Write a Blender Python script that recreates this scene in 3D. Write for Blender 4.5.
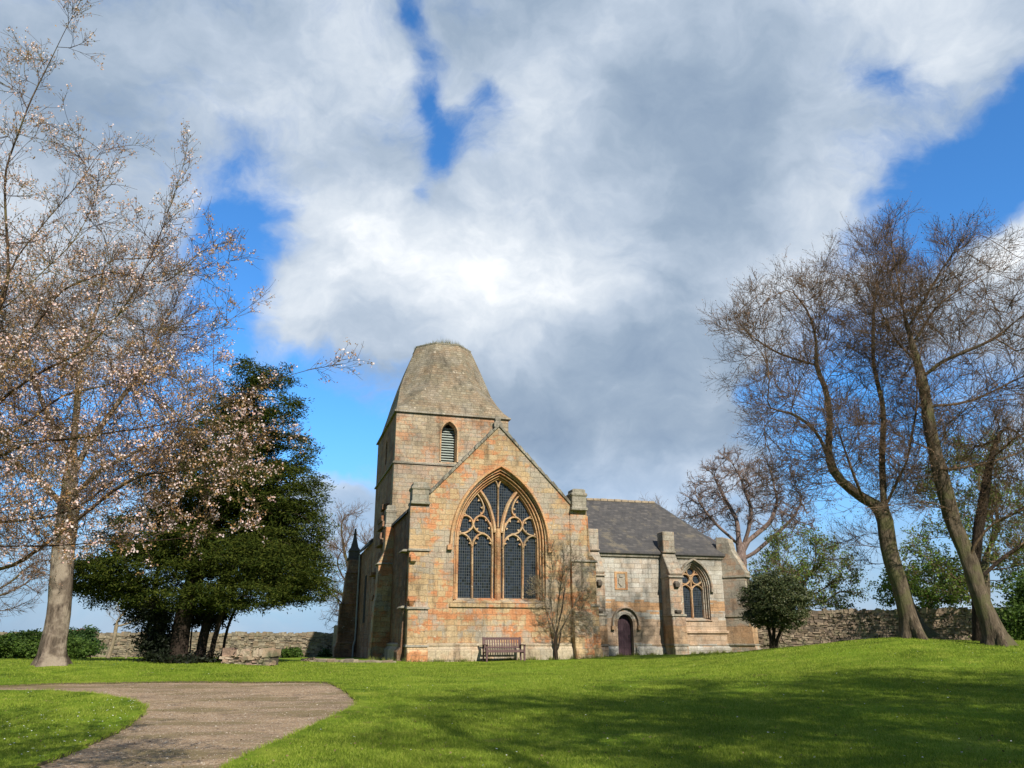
import bpy, math, random
import numpy as np
from mathutils import Vector, Matrix, noise as mnoise
from mathutils.geometry import tessellate_polygon
random.seed(7); RNG = np.random.default_rng(11)
R = math.radians
for o in list(bpy.data.objects): bpy.data.objects.remove(o)
scene = bpy.context.scene
COL = scene.collection

# ------------------------------------------------------------------ camera
F = 800.0; PITCH = math.atan((638 - 384) / F); CZ = 1.6
cam_d = bpy.data.cameras.new('camera'); cam = bpy.data.objects.new('camera', cam_d); COL.objects.link(cam)
cam.location = (0, 0, CZ); cam.rotation_euler = (math.pi / 2 + PITCH, 0, 0)
cam_d.sensor_width = 36; cam_d.lens = F / 1024 * 36; cam_d.clip_end = 3000; cam_d.clip_start = 0.1
scene.camera = cam
cp, sp = math.cos(PITCH), math.sin(PITCH)
def ray(x, y):
    a = (x - 512) / F; b = (384 - y) / F
    return Vector((a, cp - b * sp, sp + b * cp))
def at(x, y, Y):                      # point of the world seen at a pixel, Y metres ahead (used to measure the photograph)
    r = ray(x, y); t = Y / r.y
    return Vector((r.x * t, Y, CZ + r.z * t))

# ------------------------------------------------------------------ sun, sky, exposure
SUN_AZ, SUN_EL = 26.0, 38.0           # degrees right of straight behind the camera, elevation
scene.view_settings.view_transform = 'Standard'; scene.view_settings.look = 'None'
scene.view_settings.exposure = 0.42; scene.view_settings.gamma = 1
scene.view_settings.use_curve_mapping = False
sd = bpy.data.lights.new('sun', 'SUN'); so = bpy.data.objects.new('sun', sd); COL.objects.link(so)
sd.energy = 5.0; sd.angle = R(0.53); sd.color = (1, .925, .80)
sv = Vector((math.sin(R(SUN_AZ)) * math.cos(R(SUN_EL)), -math.cos(R(SUN_AZ)) * math.cos(R(SUN_EL)), math.sin(R(SUN_EL))))
so.rotation_euler = sv.to_track_quat('Z', 'Y').to_euler()

world = bpy.data.worlds.new('World'); scene.world = world; world.use_nodes = True
class NT:
    """tiny helper for building node trees"""
    def __init__(s, tree): s.t = tree
    def n(s, typ, **kw):
        nd = s.t.nodes.new(typ)
        for k, v in kw.items():
            if k == 'inp':
                for a, b in v.items(): nd.inputs[a].default_value = b
            else: setattr(nd, k, v)
        return nd
    def l(s, a, b): s.t.links.new(a, b)
    def put(s, sock, v):
        if isinstance(v, bpy.types.NodeSocket): s.l(v, sock)
        else: sock.default_value = v
    def m(s, op, a, b=None, c=None, clamp=False):
        nd = s.n('ShaderNodeMath', operation=op, use_clamp=clamp); s.put(nd.inputs[0], a)
        if b is not None: s.put(nd.inputs[1], b)
        if c is not None: s.put(nd.inputs[2], c)
        return nd.outputs[0]
    def vm(s, op, a, b=None, scale=None):
        nd = s.n('ShaderNodeVectorMath', operation=op); s.put(nd.inputs[0], a)
        if b is not None: s.put(nd.inputs[1], b)
        if scale is not None: s.put(nd.inputs['Scale'], scale)
        return nd.outputs['Value'] if op in ('DOT_PRODUCT', 'LENGTH') else nd.outputs[0]
    def noise(s, vec, scale, detail=4, rough=.5, out='Fac', dist=0):
        nd = s.n('ShaderNodeTexNoise', inp={'Scale': scale, 'Detail': detail, 'Roughness': rough, 'Distortion': dist})
        if vec is not None: s.l(vec, nd.inputs['Vector'])
        return nd.outputs[out]
    def ramp(s, fac, stops, interp='LINEAR'):
        nd = s.n('ShaderNodeValToRGB'); cr = nd.color_ramp; cr.interpolation = interp
        while len(cr.elements) < len(stops): cr.elements.new(.5)
        for e, (p, c) in zip(cr.elements, stops):
            e.position = p; e.color = (c, c, c, 1) if not hasattr(c, '__len__') else (*c, 1)
        s.l(fac, nd.inputs[0]); return nd.outputs[0]
    def mix(s, fac, a, b, blend='MIX'):
        nd = s.n('ShaderNodeMix', data_type='RGBA', blend_type=blend)
        s.put(nd.inputs[0], fac)
        for sock, v in ((nd.inputs[6], a), (nd.inputs[7], b)):
            s.put(sock, v if isinstance(v, bpy.types.NodeSocket) else (*v, 1))
        return nd.outputs[2]
    def smooth(s, v, lo, hi):
        nd = s.n('ShaderNodeMapRange', interpolation_type='SMOOTHSTEP'); s.put(nd.inputs[0], v)
        nd.inputs[1].default_value = lo; nd.inputs[2].default_value = hi
        return nd.outputs[0]

w = NT(world.node_tree); bg = world.node_tree.nodes['Background']
SKY = 0.10
sky = w.n('ShaderNodeTexSky', sky_type='NISHITA', sun_disc=False, sun_elevation=R(SUN_EL), sun_rotation=R(180 - SUN_AZ), air_density=1.0, dust_density=.4, ozone_density=2.0)
tc = w.n('ShaderNodeTexCoord'); D = tc.outputs['Generated']
nz = w.noise(D, 3.0, 3, .5, 'Color')
Dw = w.vm('ADD', D, w.vm('SCALE', w.vm('SUBTRACT', nz, (.5, .5, .5)), scale=.16))
nz2 = w.noise(D, 11.0, 4, .55, 'Color')
Dw = w.vm('ADD', Dw, w.vm('SCALE', w.vm('SUBTRACT', nz2, (.5, .5, .5)), scale=.07))
def bumps(lst):
    tot = None
    for (x, y, rpx, amp) in lst:
        c = ray(x, y).normalized(); rad = rpx / 900.0
        dd = w.vm('LENGTH', w.vm('SUBTRACT', Dw, tuple(c)))
        g = w.m('MULTIPLY', w.m('EXPONENT', w.m('MULTIPLY', w.m('MULTIPLY', dd, dd), -1 / (rad * rad))), amp)
        tot = g if tot is None else w.m('ADD', tot, g)
    return tot
fl = w.vm('MULTIPLY', Dw, (1, 1, 1.6))
dens_n = w.noise(fl, 4.6, 12, .64)
# openings in the cloud (negative) and solid banks (positive)
dens = w.m('ADD', w.m('MULTIPLY', w.m('SUBTRACT', dens_n, .5), 2.7), bumps([
    (422, 20, 18, -.9), (428, 60, 18, -.8), (436, 95, 20, -.85), (450, 135, 26, -.75), (455, 175, 26, -.8), (432, 205, 16, -.8), (512, 100, 26, -.8), (490, 145, 34, -.6),
    (235, 165, 40, -.35), (255, 225, 42, -.8), (215, 255, 36, -1.1), (225, 300, 36, -1.1), (225, 350, 36, -.8),
    (310, 415, 46, -1.15), (300, 370, 26, -.5), (350, 440, 45, -.7), (180, 430, 80, -.8), (60, 480, 90, -.6),
    (885, 65, 30, -.6), (950, 165, 45, -1.0), (1015, 130, 45, -1.1), (900, 195, 40, -.8), (1030, 60, 25, -.8),
    (745, 395, 25, -.45), (860, 400, 80, -.6), (940, 470, 80, -.5), (800, 490, 55, -.6), (800, 560, 50, -.3), (570, 462, 22, -.6),
    (110, 130, 130, .5), (330, 60, 90, .4), (560, 40, 90, .3), (650, 100, 150, .6), (480, 280, 110, .8), (350, 280, 70, .7), (620, 400, 110, .6), (700, 250, 120, .6),
    (1000, 240, 45, 1.2), (1010, 300, 60, .6), (960, 250, 30, .4), (345, 500, 38, .9), (560, 520, 60, .3), (930, 20, 70, .4), (720, 470, 50, .3), (600, 480, 60, .3), (700, 600, 90, .3)]))
cov = w.smooth(w.m('ADD', dens, .44), -.22, .70)
shade_n = w.noise(w.vm('ADD', fl, (3, 1, 7)), 5.0, 10, .58)
bright = w.m('ADD', w.m('MULTIPLY', w.m('SUBTRACT', shade_n, .5), 1.6), bumps([
    (390, 258, 60, .45), (500, 265, 75, .42), (310, 300, 50, .25), (590, 290, 55, .22), (640, 245, 22, .3), (1005, 235, 45, .5), (820, 230, 70, .12),
    (40, 60, 70, -.05), (230, 90, 80, .18), (840, 20, 120, .10), (620, 20, 110, -.05), (700, 170, 90, -.22), (620, 180, 50, -.1), (560, 380, 120, -.2), (650, 440, 90, -.14),
    (360, 350, 50, -.10), (330, 60, 60, .1), (880, 90, 80, .1), (690, 380, 60, .1), (0, 0, 90, -.15), (150, 30, 90, .0), (740, 130, 70, -.1)]))
sdy = w.n('ShaderNodeSeparateXYZ'); w.l(D, sdy.inputs[0])
bright = w.m('SUBTRACT', bright, w.m('MULTIPLY', w.smooth(sdy.outputs[1], .35, -.25), .45))  # clouds towards the rear greyed to lower the ambient light
behind = w.m('SUBTRACT', 1.0, w.m('MULTIPLY', w.smooth(w.vm('DOT_PRODUCT', D, (0, cp, sp)), .70, .30), .52))  # unseen sky outside the frame dimmed to deepen shaded faces
ccol = w.ramp(w.m('ADD', bright, .5, clamp=True), [(0, (.19, .262, .37)), (.3, (.27, .345, .445)), (.55, (.39, .46, .555)), (.8, (.58, .63, .69)), (1, (.80, .82, .84))])
skyc = w.mix(1.0, sky.outputs[0], (.52, 1.13, 1.66), 'MULTIPLY')
cs = w.vm('SCALE', ccol, scale=w.m('MULTIPLY', behind, .99 / SKY))
sdz = w.n('ShaderNodeSeparateXYZ'); w.l(D, sdz.inputs[0]); low = w.smooth(sdz.outputs[2], .26, -.02)
skyc = w.mix(w.m('MULTIPLY', low, .92), skyc, tuple(x * .68 / SKY for x in (.40, .55, .78)))
final = w.mix(w.m('MULTIPLY', cov, w.m('SUBTRACT', 1.0, w.m('MULTIPLY', low, .45))), skyc, cs)
w.l(final, bg.inputs[0]); bg.inputs[1].default_value = SKY

# ------------------------------------------------------------------ terrain height
G0 = at(404, 661, 35); O = Vector((G0.x, 35, G0.z)); TH = R(16)
ex = Vector((math.cos(TH), math.sin(TH), 0)); ey = Vector((-math.sin(TH), math.cos(TH), 0))
ctrl = [(0, 0, 0), (-6, 11, 0), (6, 11, .25), (0, -20, -.2), (-18, -15, -.2), (18, -15, .4), (-20, 11, -.05), (-10, 5, -.05), (14, 10, .75), (24, 12, 1.2), (10, 0, .15), (32, 0, .8)]
for (x, y, Y) in [(340, 682, 23.5), (0, 688, 22.5), (200, 663, 31), (50, 665, 28), (-200, 663, 30), (100, 657, 62), (300, 657, 62), (-300, 657, 62), (250, 659.5, 45), (0, 660, 45),
                  (404, 661.5, 35), (500, 661, 35.5), (603, 657.5, 37.5), (690, 654.5, 41), (750, 652, 45), (870, 641, 29.5), (800, 648.5, 34), (917, 637.5, 27), (992, 645, 25), (1060, 649, 24),
                  (950, 643, 27.5), (1040, 640, 45), (870, 645, 45), (600, 650, 62), (900, 650, 68), (512, 692, 20), (700, 690, 19), (650, 668, 28), (330, 668, 29), (850, 665, 22), (890, 638.5, 27.5), (945, 639.5, 27.8), (905, 641.5, 31)]:
    p = at(x, y, Y); ctrl.append((p.x, p.y, p.z))
ctrl = np.array(ctrl)
def tps_k(r2): return 0.5 * r2 * np.log(r2 + 1e-9)
n_ = len(ctrl); A_ = np.zeros((n_ + 3, n_ + 3)); d2 = ((ctrl[:, None, :2] - ctrl[None, :, :2]) ** 2).sum(-1)
A_[:n_, :n_] = tps_k(d2) + np.eye(n_) * 0.6
A_[:n_, n_] = 1; A_[:n_, n_ + 1:] = ctrl[:, :2]; A_[n_, :n_] = 1; A_[n_ + 1:, :n_] = ctrl[:, :2].T
sol = np.linalg.solve(A_, np.concatenate([ctrl[:, 2], np.zeros(3)]))
def H(X, Y):
    X = np.asarray(X, float); Y = np.asarray(Y, float); sh = X.shape
    x = np.clip(X.ravel(), -36, 36); y = np.clip(Y.ravel(), -18, 68)
    out = np.empty(x.size)
    for i in range(0, x.size, 20000):
        a, b = x[i:i + 20000], y[i:i + 20000]
        r2 = (a[:, None] - ctrl[None, :, 0]) ** 2 + (b[:, None] - ctrl[None, :, 1]) ** 2
        out[i:i + 20000] = tps_k(r2) @ sol[:n_] + sol[n_] + sol[n_ + 1] * a + sol[n_ + 2] * b
    far = np.clip((np.maximum(np.abs(X.ravel()) - 36, Y.ravel() - 68)) / 60, 0, 1)
    out = out * (1 - far) + 0.2 * far
    out = out + .018 * np.sin(X.ravel() * 1.3 + Y.ravel() * .4) * np.sin(Y.ravel() * 1.1 - X.ravel() * .3)
    return out.reshape(sh)
def h1(x, y): return float(H(np.array([x]), np.array([y]))[0])
def ground(x, y):                     # where the sight line through a pixel meets the ground
    r = ray(x, y); t = 5.0
    for _ in range(400):
        if CZ + r.z * t <= h1(r.x * t, r.y * t): break
        t *= 1.01
    return (r.x * t, r.y * t)

# ------------------------------------------------------------------ mesh helpers
def props(o, label=None, cat=None, group=None, kind=None):
    if label: o['label'] = label
    if cat: o['category'] = cat
    if group: o['group'] = group
    if kind: o['kind'] = kind
    return o
def link(name, me, mat, parent=None):
    o = bpy.data.objects.new(name, me); COL.objects.link(o)
    if mat is not None: me.materials.append(mat)
    if parent is not None: o.parent = parent
    return o
def empty(name, loc, rz=0, **kw):
    o = bpy.data.objects.new(name, None); COL.objects.link(o); o.location = loc; o.rotation_euler = (0, 0, rz)
    o.empty_display_size = .3
    return props(o, **kw)
class MB:
    def __init__(s): s.v = []; s.f = []; s.cut = []
    def add(s, vs, fs):
        k = len(s.v); s.cut.append((k, len(s.f))); s.v += [tuple(v) for v in vs]; s.f += [tuple(k + i for i in f) for f in fs]
    def box(s, x0, x1, y0, y1, z0, z1, jit=0):
        vs = [(x, y, z) for z in (z0, z1) for (x, y) in ((x0, y0), (x1, y0), (x1, y1), (x0, y1))]
        if jit: vs = [tuple(c + random.uniform(-jit, jit) for c in v) for v in vs]
        s.add(vs, [(3, 2, 1, 0), (4, 5, 6, 7), (0, 1, 5, 4), (1, 2, 6, 5), (2, 3, 7, 6), (3, 0, 4, 7)])
    def hexa(s, b, t):                # bottom four, top four corners
        s.add(list(b) + list(t), [(3, 2, 1, 0), (4, 5, 6, 7), (0, 1, 5, 4), (1, 2, 6, 5), (2, 3, 7, 6), (3, 0, 4, 7)])
    def loft(s, rings, cap0=True, cap1=True):
        k = len(rings[0]); vs = [p for r in rings for p in r]; fs = []
        for i in range(len(rings) - 1):
            for j in range(k): fs.append((i * k + j, i * k + (j + 1) % k, (i + 1) * k + (j + 1) % k, (i + 1) * k + j))
        if cap0: fs.append(tuple(range(k))[::-1])
        if cap1: fs.append(tuple((len(rings) - 1) * k + j for j in range(k)))
        s.add(vs, fs)
    def prism(s, outer, holes, fn, w0, w1):   # flat shape with holes, thickened from w0 to w1; fn(u, v, w) -> xyz
        polys = [outer] + list(holes); tri = tessellate_polygon([[Vector((a, b, 0)) for a, b in p] for p in polys])
        flat = [q for p in polys for q in p]; k = len(flat)
        vs = [fn(a, b, w0) for a, b in flat] + [fn(a, b, w1) for a, b in flat]
        fs = [t for t in tri] + [tuple(i + k for i in t[::-1]) for t in tri]; o_ = 0
        for p in polys:
            for j in range(len(p)):
                a, b = o_ + j, o_ + (j + 1) % len(p); fs.append((a, b, b + k, a + k))
            o_ += len(p)
        s.add(vs, fs)
    def bar(s, pts, hw, fn, w0, w1, cham=0.4):     # moulded bar swept along a 2-D line, standing on the plane of fn
        n = len(pts); rings = []
        for i, (a, b) in enumerate(pts):
            p, q = pts[max(i - 1, 0)], pts[min(i + 1, n - 1)]
            dx, dy = q[0] - p[0], q[1] - p[1]; L = math.hypot(dx, dy) or 1; nx, ny = -dy / L, dx / L
            ww = hw[i] if hasattr(hw, '__len__') else hw; wc = ww * cham; wm = w0 + (w1 - w0) * .45
            rings.append([fn(a + nx * ww, b + ny * ww, w1), fn(a + nx * ww, b + ny * ww, wm), fn(a + nx * wc, b + ny * wc, w0), fn(a - nx * wc, b - ny * wc, w0), fn(a - nx * ww, b - ny * ww, wm), fn(a - nx * ww, b - ny * ww, w1)])
        s.loft(rings)
    def run(s, p0, p1, prof):         # profile (outward, z) swept from p0 to p1; outward is to the right of travel
        d = Vector((p1[0] - p0[0], p1[1] - p0[1])).normalized(); nx, ny = d.y, -d.x
        s.loft([[(p[0] + nx * a, p[1] + ny * a, z) for a, z in prof] for p in (p0, p1)])
    def tube(s, pts, rad, k=8):
        rings = []; n = len(pts); pts = [Vector(p) for p in pts]
        for i, p in enumerate(pts):
            t = (pts[min(i + 1, n - 1)] - pts[max(i - 1, 0)]).normalized()
            a = t.cross(Vector((.3, .9, .1))); a = a.normalized() if a.length > .01 else Vector((1, 0, 0)); b = t.cross(a)
            r = rad[i] if hasattr(rad, '__len__') else rad
            rings.append([tuple(p + (a * math.cos(q * 2 * math.pi / k) + b * math.sin(q * 2 * math.pi / k)) * r) for q in range(k)])
        s.loft(rings)
    def each(s, name, mat, parent=None, bevel=0):    # every piece an object of its own
        e = s.cut + [(len(s.v), len(s.f))]; r = []
        for (v0, f0), (v1, f1) in zip(e[:-1], e[1:]):
            q = MB(); q.add(s.v[v0:v1], [tuple(i - v0 for i in f) for f in s.f[f0:f1]]); r.append(q.build(name, mat, parent, bevel))
        return r
    def build(s, name, mat, parent=None, bevel=0, smooth=False):
        me = bpy.data.meshes.new(name); me.from_pydata(s.v, [], s.f); me.update()
        import bmesh
        bm = bmesh.new(); bm.from_mesh(me); bmesh.ops.recalc_face_normals(bm, faces=bm.faces); bm.to_mesh(me); bm.free()
        o = link(name, me, mat, parent)
        if smooth: me.shade_smooth()
        if bevel:
            m = o.modifiers.new('bevel', 'BEVEL'); m.width = bevel; m.segments = 1; m.limit_method = 'ANGLE'; m.angle_limit = R(50)
        return o
def fast_mesh(name, V, T, mat, parent=None, smooth=False):
    V = np.asarray(V, np.float32); T = np.asarray(T, np.int32); k = T.shape[1]
    me = bpy.data.meshes.new(name); me.vertices.add(len(V)); me.vertices.foreach_set('co', V.ravel())
    me.loops.add(T.size); me.loops.foreach_set('vertex_index', T.ravel())
    me.polygons.add(len(T)); me.polygons.foreach_set('loop_start', np.arange(0, T.size, k, dtype=np.int32))
    me.update(calc_edges=True); me.validate()
    if smooth: me.shade_smooth()
    return link(name, me, mat, parent)

# ------------------------------------------------------------------ materials
def newmat(name):
    m = bpy.data.materials.new(name); m.use_nodes = True; t = NT(m.node_tree)
    return m, t, m.node_tree.nodes['Principled BSDF']
def simple(name, col, rough=.8, var=.25, scale=6, bump=0, spec=.2):
    m, t, b = newmat(name); c = t.n('ShaderNodeTexCoord').outputs['Object']
    n = t.noise(c, scale, 5, .6)
    k = t.ramp(n, [(.25, tuple(x * (1 - var) for x in col)), (.75, tuple(min(1, x * (1 + var)) for x in col))])
    t.l(k, b.inputs['Base Color']); b.inputs['Roughness'].default_value = rough; b.inputs['Specular IOR Level'].default_value = spec
    if bump:
        bp = t.n('ShaderNodeBump', inp={'Strength': bump, 'Distance': .02}); t.l(t.noise(c, scale * 4, 5, .6), bp.inputs['Height']); t.l(bp.outputs[0], b.inputs['Normal'])
    return m
def stone(name, pal, orange=.35, grey=.3, bw=.44, rh=.235, dark=1.0, band=None, mort=.010):
    m, t, b = newmat(name); tcn = t.n('ShaderNodeTexCoord'); P = tcn.outputs['Object']
    sn = t.n('ShaderNodeSeparateXYZ'); t.l(tcn.outputs['Normal'], sn.inputs[0]); s3 = t.n('ShaderNodeSeparateXYZ')
    dis = t.vm('SCALE', t.vm('SUBTRACT', t.noise(P, 1.1, 3, .6, 'Color'), (.5, .5, .5)), scale=.09)
    dis2 = t.vm('SCALE', t.vm('SUBTRACT', t.noise(P, 9, 2, .6, 'Color'), (.5, .5, .5)), scale=.03)
    t.l(t.vm('ADD', P, t.vm('ADD', dis, dis2)), s3.inputs[0])
    side = t.m('GREATER_THAN', t.m('ABSOLUTE', sn.outputs[0]), .72)
    mx = t.n('ShaderNodeMix', data_type='FLOAT'); t.l(side, mx.inputs[0]); t.l(s3.outputs[0], mx.inputs[2]); t.l(s3.outputs[1], mx.inputs[3])
    cb = t.n('ShaderNodeCombineXYZ'); t.l(mx.outputs[0], cb.inputs[0]); t.l(s3.outputs[2], cb.inputs[1])
    def brick(w_, h_, off, mo):
        bk = t.n('ShaderNodeTexBrick', offset=off, offset_frequency=2, squash=.72, squash_frequency=3,
                 inp={'Color1': (0, 0, 0, 1), 'Color2': (1, 1, 1, 1), 'Mortar': (.5, .5, .5, 1), 'Scale': 1, 'Mortar Size': mo, 'Mortar Smooth': .35, 'Bias': 0, 'Brick Width': w_, 'Row Height': h_})
        t.l(cb.outputs[0], bk.inputs['Vector']); return bk
    b1 = brick(bw, rh, .43, mort); b2 = brick(bw * 1.9, rh, .37, mort)
    # neighbouring stones now and then share a colour, so widths look irregular
    rnd = t.m('FRACT', t.m('ADD', t.m('MULTIPLY', b1.outputs[0], .55), t.m('MULTIPLY', b2.outputs[0], .9)))
    col = t.ramp(rnd, [(i / len(pal), c) for i, c in enumerate(pal)], 'CONSTANT')
    col = t.mix(.42, col, tuple(sum(q[i] for q in pal) / len(pal) for i in range(3)))
    big = t.noise(t.vm('MULTIPLY', P, (1, 1, 1.9)), .75, 4, .65)
    ofac = t.m('MULTIPLY', t.smooth(t.m('ADD', big, t.m('MULTIPLY', t.m('SUBTRACT', rnd, .5), .13)), .49, .57), orange)
    col = t.mix(ofac, col, (.475, .205, .095))
    gn = t.noise(t.vm('ADD', P, (11, 5, 3)), .7, 5, .65)
    gfac = t.m('MULTIPLY', t.smooth(t.m('ADD', gn, t.m('MULTIPLY', t.m('SUBTRACT', rnd, .5), .12)), .50, .60), grey)
    col = t.mix(gfac, col, (.34, .31, .255))
    if band:
        for (z0, z1, amt) in band:
            zz = t.m('ADD', s3.outputs[2], t.m('MULTIPLY', t.m('SUBTRACT', b1.outputs[0], .5), .3))
            f1 = t.m('MULTIPLY', t.m('GREATER_THAN', zz, z0), t.m('LESS_THAN', zz, z1))
            f1 = t.m('MULTIPLY', f1, t.m('MULTIPLY', t.smooth(t.noise(t.vm('MULTIPLY', P, (1, 1, .2)), .8, 3), .36, .5), amt))
            col = t.mix(f1, col, (.47, .265, .125))
    # lichen, soot and fine grain
    fine = t.noise(P, 14, 6, .65)
    col = t.mix(1.0, col, t.ramp(fine, [(.24, .55 * dark), (.5, .97 * dark), (.76, 1.2 * dark)]), 'MULTIPLY')
    streak = t.noise(t.vm('MULTIPLY', P, (1.6, 1.6, .35)), 1.4, 5, .7)
    col = t.mix(1.0, col, t.ramp(t.noise(P, .45, 5, .7), [(.34, .62), (.5, 1.0), (.66, 1.14)]), 'MULTIPLY')
    col = t.mix(1.0, col, t.ramp(streak, [(.3, .5), (.47, .98), (.7, 1.05)]), 'MULTIPLY')
    spots = t.noise(P, 38, 3, .7)
    col = t.mix(t.smooth(spots, .66, .76), col, (.14, .115, .09))
    marks = t.noise(t.vm('MULTIPLY', P, (1, 1, 2.6)), 5.5, 4, .6); col = t.mix(t.m('MULTIPLY', t.smooth(marks, .66, .72), .75), col, (.13, .10, .075))
    pale = t.noise(t.vm('ADD', P, (3, 9, 2)), 4.2, 4, .6); col = t.mix(t.m('MULTIPLY', t.smooth(pale, .66, .72), .6), col, (.62, .54, .43))
    mf = t.m('MULTIPLY', b1.outputs['Fac'], t.m('ADD', .03, t.m('MULTIPLY', t.smooth(t.noise(P, 1.9, 3), .48, .62), .6)))
    col = t.mix(mf, col, (.27, .22, .17))
    t.l(col, b.inputs['Base Color']); b.inputs['Roughness'].default_value = .93; b.inputs['Specular IOR Level'].default_value = .15
    hgt = t.m('ADD', t.m('MULTIPLY', b1.outputs['Fac'], -1.0), t.m('ADD', t.m('MULTIPLY', fine, .9), t.m('MULTIPLY', rnd, .5)))
    bp = t.n('ShaderNodeBump', inp={'Strength': .95, 'Distance': .035}); t.l(hgt, bp.inputs['Height']); t.l(bp.outputs[0], b.inputs['Normal'])
    return m
BUFF = [(.45, .32, .18), (.41, .295, .17), (.48, .36, .215), (.43, .275, .145), (.37, .285, .18), (.46, .335, .185), (.44, .25, .125), (.41, .32, .20), (.50, .385, .24), (.35, .25, .145)]
GREYB = [(.45, .43, .385), (.39, .375, .335), (.52, .50, .45), (.34, .33, .295), (.44, .42, .375), (.48, .45, .39), (.40, .345, .27)]
M_tr = stone('sandstone_transept', BUFF, .88, .8)
M_pl = stone('plinth_stone', [(.44, .36, .25), (.40, .33, .24), (.47, .40, .29), (.38, .30, .20)], .18, .6, bw=.7, rh=.45)
M_tow = stone('sandstone_tower', [(.40, .315, .21), (.35, .285, .195), (.44, .36, .25), (.38, .265, .17), (.31, .26, .185), (.41, .335, .235), (.28, .23, .165)], .55, .6, bw=.46, rh=.22)
M_spire = stone('spire_stone', [(.29, .245, .17), (.24, .205, .145), (.32, .275, .195), (.20, .175, .125), (.38, .335, .25), (.27, .22, .15), (.31, .25, .16)], .12, .45, bw=.34, rh=.15, dark=.86, mort=.014)
M_ch = stone('choir_stone', GREYB, .10, .5, bw=.55, rh=.25, band=[(2.25, 2.75, .85), (.55, 1.9, .5)])
M_but = stone('buttress_stone', [(.37, .335, .28), (.33, .30, .25), (.41, .36, .28), (.29, .265, .22), (.38, .29, .20)], .3, .6, bw=.5, rh=.3, band=[(.5, 1.6, .6)])
M_cap = stone('cap_stone', [(.27, .255, .205), (.31, .29, .235), (.24, .225, .18), (.34, .30, .23)], .08, .7, bw=.6, rh=.3, dark=.95)
M_red_shade = stone('red_sandstone_shade_toned', [(.19, .10, .06), (.22, .12, .07), (.16, .09, .055), (.21, .14, .09), (.18, .11, .075)], .3, .2, bw=.45, rh=.22)  # red stone; on the west faces its dark tone also carries shade
M_orange = stone('dressed_orange', [(.50, .29, .14), (.48, .31, .17), (.52, .33, .18), (.44, .24, .12)], .6, .15, bw=.7, rh=.4, mort=.004)
M_tracery = stone('tracery_stone', [(.50, .34, .19), (.47, .33, .20), (.53, .38, .23), (.46, .29, .16)], .4, .2, bw=.9, rh=.5, mort=.003)
M_grey_tr = stone('weathered_tracery', [(.38, .32, .24), (.34, .29, .22), (.42, .35, .26)], .2, .5, bw=.9, rh=.5, mort=.003)
M_redt_shade = stone('red_sandstone_west_shade', [(.26, .145, .085), (.22, .135, .085), (.29, .19, .12), (.19, .12, .08), (.27, .16, .10)], .3, .25, bw=.46, rh=.22)  # red tower stone with the west-side shade put into its colour
M_coping = stone('mottled_coping', [(.24, .225, .18), (.30, .28, .22), (.10, .095, .08), (.34, .31, .25), (.08, .075, .065)], .05, .4, bw=.3, rh=.6)  # near-black palette entries make alternate dark gaps among paler stones
M_dark = simple('soot_stone', (.10, .085, .07), .95, .4, 8, .5)
M_slate, t_, b_ = newmat('slate')
_c = t_.n('ShaderNodeTexCoord').outputs['Object']; _s = t_.n('ShaderNodeSeparateXYZ'); t_.l(t_.vm('ADD', _c, t_.vm('SCALE', t_.vm('SUBTRACT', t_.noise(_c, 5, 2, .5, 'Color'), (.5, .5, .5)), scale=.03)), _s.inputs[0])
_cb = t_.n('ShaderNodeCombineXYZ'); t_.l(t_.m('ADD', _s.outputs[0], t_.m('MULTIPLY', _s.outputs[1], .25)), _cb.inputs[0]); t_.l(_s.outputs[2], _cb.inputs[1])
_bk = t_.n('ShaderNodeTexBrick', inp={'Color1': (0, 0, 0, 1), 'Color2': (1, 1, 1, 1), 'Mortar': (0, 0, 0, 1), 'Scale': 1, 'Mortar Size': .006, 'Brick Width': .24, 'Row Height': .12, 'Mortar Smooth': .3})
t_.l(_cb.outputs[0], _bk.inputs['Vector'])
_k = t_.ramp(_bk.outputs[0], [(0, (.05, .048, .048)), (.35, (.068, .063, .062)), (.6, (.042, .040, .041)), (1, (.095, .086, .08))])
_k = t_.mix(t_.smooth(t_.noise(_c, 1.1, 6, .7), .52, .68), _k, (.135, .115, .085))
_k = t_.mix(t_.m('MULTIPLY', _bk.outputs['Fac'], .6), _k, (.03, .03, .03))
t_.l(_k, b_.inputs['Base Color']); b_.inputs['Roughness'].default_value = .75
_bp = t_.n('ShaderNodeBump', inp={'Strength': .6, 'Distance': .02}); t_.l(t_.m('ADD', _bk.outputs[0], t_.m('MULTIPLY', _bk.outputs['Fac'], -1.5)), _bp.inputs['Height']); t_.l(_bp.outputs[0], b_.inputs['Normal'])

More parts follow.
